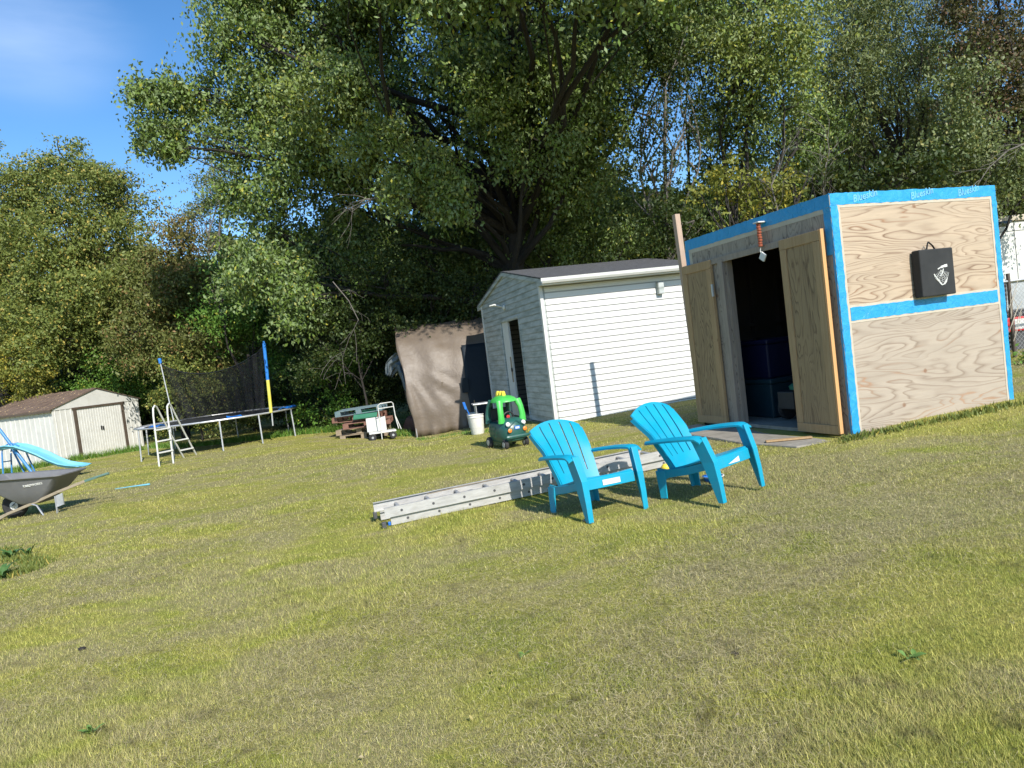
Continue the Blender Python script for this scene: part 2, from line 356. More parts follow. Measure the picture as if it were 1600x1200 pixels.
def ground_mat():
    N = NT('lawn_ground'); c, t, th, fine, mid = lawn_nodes(N)
    c = N.mix(N.math('MULTIPLY', t, .75), c, th)
    # soil showing at a few spots
    s_ = N.ramp(N.noise(N.pos((1,1,0)), 2.6, 6, .7), [(.70, (0,0,0)), (.76, (1,1,1))]); c = N.mix(s_, c, (.07,.05,.035))
    c = N.mix(.4, c, (.05,.045,.02)); N.bump(N.noise(N.pos(), 30, 6, .7), .8, .03); return N.fin(c, .9, spec=.1)  # darkened all over: dark soil and the shade between blades put into the colour
M['ground'] = ground_mat()
def grass_mat():
    N = NT('grass_blades'); c, t, th, fine, mid = lawn_nodes(N); a = N.n('Attribute', attribute_name='rnd'); sp = N.n('SeparateColor', {0: a.outputs['Color']})
    r, kind, b = sp.outputs[0], sp.outputs[1], sp.outputs[2]
    c = N.mix(N.math('MULTIPLY', t, .85), c, th)
    c = N.mix(N.math('GREATER_THAN', r, .72), c, N.mix(b, (.20,.29,.04), (.58,.52,.16)))
    c = N.mix(kind, c, N.mix(b, (.20,.17,.09), (.62,.53,.31)))
    val = N.math('MULTIPLY_ADD', b, .95, .58); c = N.mix(1.0, c, N.n('CombineColor', {0: val, 1: val, 2: val}).outputs[0], 'MULTIPLY')
    dk = N.ramp(N.noise(N.pos((1, 1.3, 0)), 4.2, 7, .68), [(.56, (0,0,0)), (.68, (1,1,1))]); c = N.mix(N.math('MULTIPLY', dk, .75), c, (.12,.098,.052))
    N.fin(c, .6, spec=.25)
    tl = N.n('BsdfTranslucent', {0: c}); mx = N.n('MixShader', {0: .3, 1: N.b.outputs[0], 2: tl.outputs[0]}); N.l(mx.outputs[0], N.o.inputs[0]); return N.m
M['grass'] = grass_mat()
def leaf_mat(name, c1, c2, c3, c3_amt, back=None, tr=.14):
    N = NT(name); a = N.n('Attribute', attribute_name='rnd'); sp = N.n('SeparateColor', {0: a.outputs['Color']}); r, k, b = sp.outputs
    c = N.mix(b, c1, c2); c = N.mix(N.math('LESS_THAN', r, c3_amt), c, c3)
    c = N.mix(N.math('MULTIPLY', k, .8), c, c3)
    if back:
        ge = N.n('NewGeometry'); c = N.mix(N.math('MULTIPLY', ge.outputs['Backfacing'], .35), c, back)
    N.fin(c, .55, spec=.3)
    tl = N.n('BsdfTranslucent', {0: N.mix(.5, c, (.25,.3,.02), 'MIX')}); mx = N.n('MixShader', {0: tr, 1: N.b.outputs[0], 2: tl.outputs[0]}); N.l(mx.outputs[0], N.o.inputs[0]); return N.m
M['lf_maple'] = leaf_mat('silver_maple_leaves', (0.093,0.151,0.027), (0.155,0.224,0.040), (0.371,0.355,0.053), .05, (0.310,0.371,0.232))
M['lf_box'] = leaf_mat('olive_leaves', (0.113,0.149,0.031), (0.184,0.214,0.050), (0.382,0.310,0.071), .10)
M['lf_red'] = leaf_mat('bronze_leaves', (0.095,0.119,0.028), (0.158,0.164,0.045), (0.248,0.149,0.059), .10)
M['lf_brown'] = leaf_mat('dull_bronze_leaves', (0.075,0.078,0.035), (0.127,0.109,0.052), (0.184,0.109,0.063), .2)
M['lf_green'] = leaf_mat('fresh_leaves', (0.086,0.184,0.025), (0.135,0.245,0.038), (0.306,0.317,0.049), .06)
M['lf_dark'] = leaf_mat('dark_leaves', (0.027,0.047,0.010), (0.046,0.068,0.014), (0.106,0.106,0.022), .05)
M['lf_yellow'] = leaf_mat('yellow_green_leaves', (0.134,0.158,0.024), (0.210,0.210,0.038), (0.402,0.326,0.048), .14)
M['lf_willow'] = leaf_mat('grey_green_narrow_leaves', (0.100,0.135,0.036), (0.158,0.188,0.053), (0.271,0.248,0.070), .08, (0.223,0.257,0.154))
M['bark'] = var('bark', (.018,.015,.012), (.038,.032,.026), 6, .9, .9, 14, (3,3,.5), bd=.04)
M['bark_pale'] = var('pale_dead_bark', (.12,.105,.09), (.19,.17,.145), 6, .9, .6, 20, (3,3,.5), bd=.02)

def build_ground():
    xs = np.concatenate([-np.geomspace(400, 16, 16), np.linspace(-15, 13, 141), np.geomspace(14, 400, 16)])
    ys = np.concatenate([-np.geomspace(300, 4, 10), np.linspace(-3, 27, 151), np.geomspace(28, 500, 16)])
    X, Y = np.meshgrid(xs, ys, indexing='ij'); Z = gz(X, Y); nx, ny = X.shape
    me = bpy.data.meshes.new('lawn'); V = np.stack([X, Y, Z], -1).reshape(-1, 3)
    I = np.arange(nx*ny).reshape(nx, ny); Fq = np.stack([I[:-1,:-1], I[1:,:-1], I[1:,1:], I[:-1,1:]], -1).reshape(-1, 4)
    me.from_pydata(V.tolist(), [], Fq.tolist()); me.materials.append(M['ground']); me.polygons.foreach_set('use_smooth', [True]*len(me.polygons))
    o = bpy.data.objects.new('ground', me); C.objects.link(o); o['kind'] = 'structure'
build_ground()

def patch(x, y):   # clipping drifts (only decides where dry clippings lie)
    return np.sin(x*.9+1.7*np.sin(y*.55+.5))*.5 + np.sin(y*1.9-x*.7+1.3*np.sin(x*.8))*.5 + .35*np.sin(x*3.1-y*2.2)
def blades(n, ymin, ymax, wd, ht, kindf, seed, flat=False):
    r = np.random.default_rng(seed); Y = np.exp(r.uniform(np.log(ymin), np.log(ymax), n)); 
    X = Y*r.uniform(-1.08, 1.12, n) + r.normal(0, .1, n)
    Z = gz(X, Y)
    # nothing grows through the sheds and slab
    N0 = np.array([3.4989, 7.2844]); u = np.array([.941, .339]); v = np.array([-.339, .941]); a = (X-N0[0])*u[0]+(Y-N0[1])*u[1]; b = (X-N0[0])*v[0]+(Y-N0[1])*v[1]
    keep = ~((a > -.01) & (a < 2.4) & (b > .0) & (b < 2.6)) & ~((a > -.66) & (a < 0) & (b > .12) & (b < 2.75) & (r.random(n) < .995))
    u = np.array([.964, .266]); v = np.array([-.266, .964]); a = (X-.712)*u[0]+(Y-12.645)*u[1]; b = (X-.712)*v[0]+(Y-12.645)*v[1]
    keep &= ~((a > .0) & (a < 3.1) & (b > .0) & (b < 4.5))
    pt = patch(X, Y)
    if flat: keep &= (pt + r.normal(0, .35, n)) > .1
    else: keep &= (r.random(n) < np.where(pt > .5, .5, 1.))
    X, Y, Z, pt = X[keep], Y[keep], Z[keep], pt[keep]; n = len(X)
    th = r.uniform(0, 2*pi, n); h = ht*r.uniform(.5, 1.35, n)*(1 + .35*np.sin(X*2.3+Y)*np.sin(Y*1.7)); sc = np.clip(Y/4.5, .8, 3.2)
    W = wd*sc*r.uniform(.6, 1.3, n)
    dx, dy = np.cos(th), np.sin(th)
    if flat:
        L = h*1.5; zt = r.uniform(.003, .022, n); zb = r.uniform(.004, .028, n)
        P0 = np.stack([X - dy*W/2, Y + dx*W/2, Z+zb], -1); P1 = np.stack([X + dy*W/2, Y - dx*W/2, Z+zb], -1)
        P2 = np.stack([X + dx*L, Y + dy*L, Z+zt], -1)
    else:
        ln = h*r.uniform(.25, 1.1, n)
        P0 = np.stack([X - dy*W/2, Y + dx*W/2, Z-.004], -1); P1 = np.stack([X + dy*W/2, Y - dx*W/2, Z-.004], -1)
        ph = th + r.normal(0, .5, n); P2 = np.stack([X + np.cos(ph)*ln, Y + np.sin(ph)*ln, Z + h*.8], -1)
    V = np.stack([P0, P1, P2], 1).reshape(-1, 3)
    col = np.stack([r.random(n), np.full(n, 1. if flat else 0.), r.random(n), np.ones(n)], -1); col = np.repeat(col, 3, 0)
    return V, col
A1 = blades(590000, 1.5, 24, .0036, .028, 0, 1); A2 = blades(310000, 1.5, 20, .0022, .036, 1, 2, True)
A3 = blades(520000, 1.5, 8.5, .0030, .024, 0, 5); A4 = blades(155000, 1.5, 6, .0018, .04, 1, 6, True); AA = (A1, A2, A3, A4)
go = np_mesh('grass', np.concatenate([a[0] for a in AA]), 3, M['grass'], col=np.concatenate([a[1] for a in AA]))
tag(go, 'short mown yellow green grass with dry clippings covering the yard', 'grass', kind='stuff')

# ------------------------------------------------------------------ foliage
def leaves(blobs, size, asp, dens, droop, r, per=14, spray=.55, kindf=None):
    """blobs: list of (center, (rx,ry,rz), weight, k). Sprays of leaves hung on short twigs through each lobe."""
    Vs, Cs, tw = [], [], []
    for (c, R, wt, kk) in blobs:
        rx, ry, rz = R; area = 4*pi*((rx*ry)**1.6/3 + (rx*rz)**1.6/3 + (ry*rz)**1.6/3)**(1/1.6)
        n = max(12, int(area*dens*wt)); nc = max(6, n//24)
        dc = r.normal(size=(nc, 3)); dc /= np.linalg.norm(dc, axis=1)[:, None]
        k = r.normal(size=(4, 3))*2.2; mod = 1 + .15*np.sin(dc@k[0]+k[1][0]) + .12*np.sin(dc@k[2]*1.9+k[3][0])
        oc = np.array(c) + dc*np.array([rx, ry, rz])*(r.random(nc)**.36*mod)[:, None]; tone = r.random(nc)
        ci = r.integers(0, nc, n); cr_ = np.minimum(.15 + .25*r.random(nc), .4*min(rx, rz))
        o = oc[ci] + r.normal(0, 1, (n, 3))*cr_[ci][:, None]*np.array([1, 1, .42 + droop*.9])
        dirn = dc[ci]*.9 + r.normal(0, .45, (n, 3)); dirn[:, 2] -= droop*r.uniform(.3, 1.3, n); dirn /= np.linalg.norm(dirn, axis=1)[:, None]
        L = min(spray, 1.1*max(rx, rz))*r.uniform(.5, 1.3, n)
        shade = .55*tone[ci] + .45*r.random(n)                 # twigs of one bough share a tone
        t = r.random((n, per))**.8
        pos = o[:, None] + dirn[:, None]*(t*L[:, None])[..., None]; pos[..., 2] -= droop*.35*(t**2)*L[:, None]
        pos = pos + r.normal(0, .17*spray, (n, per, 3))*np.array([1, 1, .45])
        m = n*per; pos = pos.reshape(m, 3)
        a = r.normal(size=(m, 3)); a[:, 2] -= .55 + droop*.6; a /= np.linalg.norm(a, axis=1)[:, None]
        nn = r.normal(size=(m, 3)); nn[:, 2] += .5; b = np.cross(a, nn); b /= (np.linalg.norm(b, axis=1)[:, None]+1e-9)
        s = size*r.uniform(.6, 1.25, m)[:, None]
        q = np.stack([pos, pos + a*s*.45 + b*s*asp*.5, pos + a*s, pos + a*s*.45 - b*s*asp*.5], 1)
        Vs.append(q.reshape(-1, 3))
        sh = np.repeat(shade, per)*.6 + r.random(m)*.4
        cc = np.stack([r.random(m), np.full(m, kk)*(r.random(m) < .8), sh, np.ones(m)], -1); Cs.append(np.repeat(cc, 4, 0))
    return np.concatenate(Vs), np.concatenate(Cs)
def lobes(spec, Y):
    out = []; sh = .9
    for s in spec:
        px, py, ax, ay = s[:4]; dy = s[4] if len(s) > 4 else 0; wt = s[5] if len(s) > 5 else 1; kk = s[6] if len(s) > 6 else 0
        D = Y+dy; c = at(px, py, D); k = D/FPX*sh; out.append((tuple(c), (ax*k, max(ax, ay)*k*.8, ay*k), wt, kk))
    return out
def limb(mb, a, b, r0, r1, rnd, wob=.06, n=7):
    a = Vector(a); b = Vector(b); L = (b-a).length; pts = []
    off = Vector((rnd.uniform(-1,1), rnd.uniform(-1,1), rnd.uniform(-.3,.6)))*L*wob*1.6
    for i in range(n+1):
        t = i/n; p = a.lerp(b, t) + off*sin(pi*t) + Vector((rnd.uniform(-1,1), rnd.uniform(-1,1), rnd.uniform(-1,1)))*L*wob*.16*sin(pi*t); pts.append(p)
    mb.tube(pts, [r0+(r1-r0)*(i/n)**.8 for i in range(n+1)], 7 if r0 > .05 else 5); return pts
def tree(name, label, cat, Y, spec, leafm, base_px, trunk_r, fork=.45, size=.16, asp=.5, dens=5, droop=.35, per=14, spray=.55, group=None, seed=0, barkm=None, top=None, cover=1.0, lean=None):
    r = np.random.default_rng(seed); rnd = random.Random(seed)
    L = lobes(spec, Y); bx = at(base_px, 500, Y).x if not isinstance(base_px, Vector) else base_px.x
    by = Y if not isinstance(base_px, Vector) else base_px.y
    base = Vector((bx, by, g(bx, by)-.1))
    t = thing(name, label, cat, base, 0, group)
    cs = [Vector(b[0]) for b in L]; cen = sum(cs, Vector())/len(cs)
    head = Vector(top) if top is not None else Vector((bx*.6+cen.x*.4, by*.7+cen.y*.3, base.z + (cen.z-base.z)*fork*1.6))
    mb = MB(); trunk = limb(mb, base, head, trunk_r, trunk_r*.5, rnd, .04, 10)
    for c, bl in zip(cs, L):
        j = min(len(trunk)-1, max(3, int(10*min(1, (c.z-base.z)/(head.z-base.z+.01))*rnd.uniform(.55, .85)))); s0 = trunk[j]
        pts = limb(mb, s0, c, trunk_r*.30, .018, rnd, .12, 7)
        for k in range(4):
            q = pts[rnd.randint(3, 7)]; R = bl[1]; e = Vector(c) + Vector((rnd.uniform(-1,1)*R[0], rnd.uniform(-1,1)*R[1], rnd.uniform(-1,1)*R[2]))*.8
            limb(mb, q, e, .028, .008, rnd, .12, 4)
    mb.v = [tuple(Vector(v)-base) for v in mb.v]
    mb.build('trunk', barkm or M['bark'], t, smooth=True)
    V, col = leaves(L, size, asp, dens*cover, droop, r, per, spray); NL[0] += len(V)//4; V = V - np.array(base)
    np_mesh('crown', V, 4, leafm, t, col); return t
NL = [0]
TG = 'trees along the back of the yard'
# big silver maple over the middle
MAPLE = [(378,45,48,58,-.5),(420,130,66,58,0),(296,152,40,20,-.6,1.4),(238,140,36,10,-.9,2.2),(238,200,32,8,-.9,2.2),(262,226,9,24,-.9,2.2),(362,205,40,38,0),(380,285,38,44,.4,.8),(420,355,42,44,0),
 (430,430,58,45,-.8),(478,468,45,32,-1.6),(490,50,70,60,.5),(500,150,62,55,-1.6,1,.25),(470,240,62,48,-.5),(520,310,60,45,.6,.7),(600,40,72,56,1.6,.8),(620,120,60,50,.8,.6),
 (648,265,72,34,-2.8,1.35,.18),(590,225,45,28,-2.4,1.1,.2),(705,295,34,24,-2.8,1.2),(700,180,70,50,1.4,.55),(740,70,80,62,.4,.85),(790,175,60,52,-1.0,.8),(830,265,62,45,.4,.7),(860,90,75,62,1.0),
 (925,180,60,48,-1,1.),(905,255,68,42,-.6,1.),(955,80,66,58,0),(880,330,70,36,1.5,.8),(1010,40,64,48,-1),(1060,20,60,36,-1,1,.1),(560,380,60,36,1.2,.6),(640,370,62,36,2.0,.6),(740,380,66,38,2.4,.7),
 (600,-40,120,50,0),(800,-50,130,50,0),(430,-40,90,50,0),(980,-50,110,50,0),(560,150,30,60,-2.0,.9),
 (700,-330,150,110,-5.5,.7),(880,-380,150,110,-6,.7),(1040,-330,140,110,-5.5,.7),(760,-170,130,80,-3.5,.8),(930,-190,130,80,-4,.8),(620,-220,100,80,-3.5,.6),  # boughs above the frame, added to shade the middle of the crown
 (690,-105,95,80,-6.6,.9),(800,-110,95,80,-6.8,.9),(910,-110,95,80,-6.6,.9),(1010,-115,95,80,-6.8,.9),(1110,-115,95,80,-6.4,.9),(600,-110,80,70,-6,.8),  # lower unseen boughs, added to shade the growth behind the shelter
 (855,150,56,44,-2.6,.9),(900,90,56,44,-2.6,.8),(780,110,60,46,-2.6,.8),(830,215,44,34,-2.4,.8),(720,120,50,44,-2.2,.8)]
tree('silver_maple', 'huge spreading silver maple with drooping sprays towering over the brown tarp shelter', 'tree', 19.5, MAPLE, M['lf_maple'], Vector((.15, 20.2, 0)), .42,
     size=0.124, asp=.5, dens=50.9, droop=.6, per=16, spray=.62, seed=3, top=at(835, 90, 20.2))
# left woods
tree('box_elder', 'round topped olive green tree at the left, peak of its crown above the shed roof', 'tree', 26, [(100,248,44,36),(62,300,50,42,1),(140,300,56,46),(195,325,44,40),(100,370,74,52,-1),(175,400,64,48,-1),(60,440,70,52,-1),(140,470,76,48,-2),(90,520,80,45,-2)],
     M['lf_box'], 120, .22, size=0.120, asp=.5, dens=37.0, droop=.3, per=14, spray=.6, group=TG, seed=11)
tree('box_elder', 'olive green tree cut by the left edge of the view behind the slide', 'tree', 27, [(10,290,44,46),(-60,270,60,60),(25,370,56,50),(-40,380,70,70),(-20,470,70,60),(15,520,60,45,-2)],
     M['lf_box'], -20, .22, size=0.120, dens=37.0, droop=.3, group=TG, seed=12)
tree('sugar_maple', 'bronze tinged tree right of the round topped one, reddish leaves at its top', 'tree', 24, [(262,368,34,32,0,1,.5),(232,420,46,42),(290,410,36,40,0,1,.35),(265,470,60,44),(220,500,60,44,-1),(310,470,36,44),(270,540,66,40,-1),(340,540,46,40)],
     M['lf_red'], 265, .16, size=0.112, dens=37.0, droop=.35, group=TG, seed=13)
tree('poplar', 'slim pale poplar showing between the bronze tree and the big maple', 'tree', 29, [(322,345,24,40,0,.9),(345,300,22,44,0,.8),(352,400,34,40),(330,250,14,24,0,.5)],
     M['lf_willow'], 340, .12, size=0.104, dens=31.2, droop=.2, group=TG, seed=14, barkm=M['bark_pale'])
tree('young_maple', 'fresh green young tree behind the trampoline net', 'tree', 23, [(370,420,36,36),(385,475,44,44),(350,500,46,40),(400,540,50,40,1,.7),(440,590,40,40,1,.5)],
     M['lf_green'], 375, .1, size=0.112, dens=37.0, droop=.3, group=TG, seed=15)
# right woods
tree('silver_maple', 'dark tall maple with yellow green top, left of the leaning trunk over the plywood shed', 'tree', 18.5, [(1120,70,64,56),(1180,50,60,50,-1.5,1.1,.35),(1240,60,50,48,-1.5,1,.45),(1210,130,58,48,-1.4,1,.15),(1130,160,54,48,.5,.8),(1180,215,58,44,.3,.8),(1250,190,50,44,0,.8),(1110,240,40,34,.4,.9),(1150,290,46,32,0,1.1),(1230,270,52,36,.5,.8),(1160,-30,110,40)],
     M['lf_maple'], 1180, .2, size=0.112, asp=.46, dens=45.4, droop=.6, per=14, spray=.65, group=TG, seed=21)
tree('black_willow', 'grey green fine leaved tree with dark trunk leaning left above the plywood shed', 'tree', 20, [(1310,50,62,54,-1),(1380,50,62,50,-1),(1350,130,62,46,-1.6),(1420,110,50,46),(1290,130,46,40),(1450,50,50,50),(1400,190,44,34,.5,.6),(1300,220,50,36,1,.6),(1460,190,38,46,-.5),(1380,-30,110,40)],
     M['lf_willow'], 1440, .17, size=0.120, asp=.27, dens=48.3, droop=.7, per=15, spray=.7, group=TG, seed=22, top=at(1350, 130, 20))
tree('plum_tree', 'brownish bronze leaved tree at the right edge of the view', 'tree', 17, [(1530,50,56,56),(1590,80,60,60),(1550,140,54,46),(1600,170,54,50),(1540,-30,90,40),(1650,100,60,80)],
     M['lf_brown'], 1560, .15, size=0.096, dens=42.5, droop=.3, group=TG, seed=23)
tree('dogwood', 'dusty grey green tree below the bronze one at the right edge', 'tree', 15.5, [(1490,150,34,44,0,.9),(1500,230,50,34),(1560,240,56,34),(1620,260,60,44),(1470,280,48,26),(1550,300,66,28)],
     M['lf_willow'], 1540, .1, size=0.084, asp=.6, dens=53.9, droop=.2, group=TG, seed=24)
tree('ash_sapling', 'thin pale trunked tree with sparse leaves left of the tall wooden post', 'tree', 17, [(1030,120,40,44,.5,.5),(1070,70,44,40,.5,.6),(1010,180,36,36,0,.6),(1075,150,34,36,0,.45),(1022,250,30,30,0,.55),(1010,310,44,30),(1050,350,30,30),(1085,345,26,20,0,.6),(1075,200,18,26,0,.5)],
     M['lf_dark'], 1062, .075, size=0.096, dens=39.7, droop=.5, group=TG, seed=25, barkm=M['bark_pale'], top=at(1040, 140, 17))
tree('cherry_tree', 'dark green tree filling the gap right behind the white shed roof', 'tree', 21, [(880,385,66,30),(960,370,60,32),(1010,340,40,36),(930,320,52,34,1,.7),(810,400,60,30),(760,420,60,30,1)],
     M['lf_maple'], 950, .12, size=0.096, dens=39.7, droop=.4, group=TG, seed=26)
SG = 'shrubs under the back trees'
def shrub(label, Y, spec, m, bpx, seed, size=0.088, dens=42.5, name='shrub'):
    return tree(name, label, 'shrub', Y, spec, m, bpx, .04, size=size, asp=.55, dens=dens, droop=.15, per=12, spray=.4, group=SG, seed=seed)
shrub('bright yellow green bush at the left edge above the swing set', 23.5, [(20,560,50,40),(-40,560,60,50),(60,600,44,30),(30,620,50,30)], M['lf_yellow'], 20, 31)
shrub('leafy green bush leaning over the metal shed roof ridge', 24.5, [(110,580,46,30),(170,590,44,32),(215,600,34,36,1),(200,560,44,34)], M['lf_green'], 180, 32)
shrub('olive bush right behind the trampoline ladder', 22.5, [(275,585,40,40),(310,620,46,44),(262,640,24,36),(350,620,46,46)], M['lf_box'], 290, 33)
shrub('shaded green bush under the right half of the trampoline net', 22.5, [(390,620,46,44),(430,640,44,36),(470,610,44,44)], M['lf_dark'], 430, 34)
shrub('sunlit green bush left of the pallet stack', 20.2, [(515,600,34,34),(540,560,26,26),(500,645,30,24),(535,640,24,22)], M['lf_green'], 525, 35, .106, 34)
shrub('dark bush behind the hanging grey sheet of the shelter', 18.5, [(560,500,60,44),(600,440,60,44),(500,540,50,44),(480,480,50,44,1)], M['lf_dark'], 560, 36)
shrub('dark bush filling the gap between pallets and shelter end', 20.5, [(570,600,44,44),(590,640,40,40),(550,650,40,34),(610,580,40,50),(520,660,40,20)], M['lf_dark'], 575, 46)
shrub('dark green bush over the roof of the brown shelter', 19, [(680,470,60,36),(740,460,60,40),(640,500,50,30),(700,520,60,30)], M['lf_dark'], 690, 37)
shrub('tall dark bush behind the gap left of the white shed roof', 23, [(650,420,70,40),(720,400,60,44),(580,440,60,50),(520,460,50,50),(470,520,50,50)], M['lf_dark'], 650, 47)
shrub('bright leafed bush with bare twigs behind the plywood shed front edge', 14.5, [(1120,310,34,20),(1160,270,34,28),(1190,300,40,22),(1140,345,30,16),(1240,285,40,22,0,.6)], M['lf_yellow'], 1170, 38, .10, 32)
shrub('dusty green bush behind the top of the plywood shed', 14.5, [(1300,275,50,22),(1380,270,50,24),(1440,265,40,22)], M['lf_dark'], 1350, 39, .106, 32)
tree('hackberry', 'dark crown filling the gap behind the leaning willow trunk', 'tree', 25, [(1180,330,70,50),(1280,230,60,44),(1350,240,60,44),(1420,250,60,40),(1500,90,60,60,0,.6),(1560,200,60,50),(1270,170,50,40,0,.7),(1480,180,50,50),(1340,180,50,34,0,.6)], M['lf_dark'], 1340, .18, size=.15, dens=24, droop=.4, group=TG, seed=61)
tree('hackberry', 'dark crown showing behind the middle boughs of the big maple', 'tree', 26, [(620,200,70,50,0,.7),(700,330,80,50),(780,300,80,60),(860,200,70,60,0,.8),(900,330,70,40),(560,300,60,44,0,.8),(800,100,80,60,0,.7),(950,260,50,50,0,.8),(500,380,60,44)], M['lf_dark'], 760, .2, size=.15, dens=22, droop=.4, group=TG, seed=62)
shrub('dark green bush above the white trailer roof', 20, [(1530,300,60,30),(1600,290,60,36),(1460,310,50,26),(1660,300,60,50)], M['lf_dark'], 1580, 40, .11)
shrub('low green plants by the wire fence right of the plywood shed', 11.6, [(1598,565,22,24),(1625,550,28,40),(1594,600,16,12)], M['lf_green'], 1612, 41, .07, 40)
# far wood seen through the gaps low down
def far_wood():
    r = np.random.default_rng(77); bl = []
    for px in range(-250, 1900, 60):
        for k in range(5):
            D = 33 + r.uniform(-2, 4); py = 648 - .123*px + 12 - 46*k + r.uniform(-14, 14); c = at(px + r.uniform(-20, 20), py, D); bl.append((tuple(c), (1.7, 1.5, 1.5), 1, 0))
    V, col = leaves(bl, .34, .7, 11, .2, r, 12, .8); o = np_mesh('far_wood', V, 4, M['lf_dark'], None, col)
    tag(o, 'far dark wood closing the view between the trunks', 'woods', kind='stuff')
far_wood()
# bare dead branches
def dead_branch(label, pts, r0, sub, seed, Y):
    rnd = random.Random(seed); mb = MB(); P = [at(px, py, Y+d) for px, py, d in pts]; base = P[0].copy()
    n = len(P); mb.tube(P, [r0*(1-.8*i/(n-1)) for i in range(n)], 6)
    for _ in range(sub):
        i = rnd.randint(1, n-1); q = P[i-1].lerp(P[i], rnd.random()); d = (P[i]-P[i-1]).normalized()
        e = q + (d + Vector((rnd.uniform(-1,1), rnd.uniform(-1,1), rnd.uniform(-.8,.8)))).normalized()*rnd.uniform(.25, .9)
        pp = limb(mb, q, e, r0*.35, .003, rnd, .1, 5)
        for k in range(2):
            limb(mb, pp[rnd.randint(2, 4)], e + Vector((rnd.uniform(-1,1), rnd.uniform(-1,1), rnd.uniform(-1,1)))*.3, r0*.15, .002, rnd, .1, 3)
    mb.v = [tuple(Vector(v)-base) for v in mb.v]
    tag(mb.build('dead_branch', M['bark_pale'], None, smooth=True, loc=base), label, 'branch', 'bare grey branches')
dead_branch('bare grey branch hanging in the shade above the pallets', [(520,440,0),(545,470,.1),(560,500,-.2),(545,530,0),(535,560,.2),(540,600,0)], .013, 9, 5, 17)
dead_branch('bare pale branch jutting left under the maple above the tarp shelter', [(640,310,0),(600,308,-.4),(570,312,-.6),(545,318,-.4)], .035, 12, 6, 16.6)
dead_branch('bare twiggy branch standing behind the plywood shed front edge', [(1215,330,0),(1205,290,0),(1222,250,.1),(1228,215,0)], .02, 18, 7, 14.2)
dead_branch('bare twiggy branch standing behind the middle of the plywood shed roof', [(1290,330,0),(1285,280,0),(1296,235,.1),(1290,205,0)], .02, 18, 8, 14.2)
dead_branch('long bare twig arching at the right edge above the trailer', [(1600,225,0),(1575,235,0),(1545,262,.1),(1530,285,0)], .02, 10, 9, 14.4)

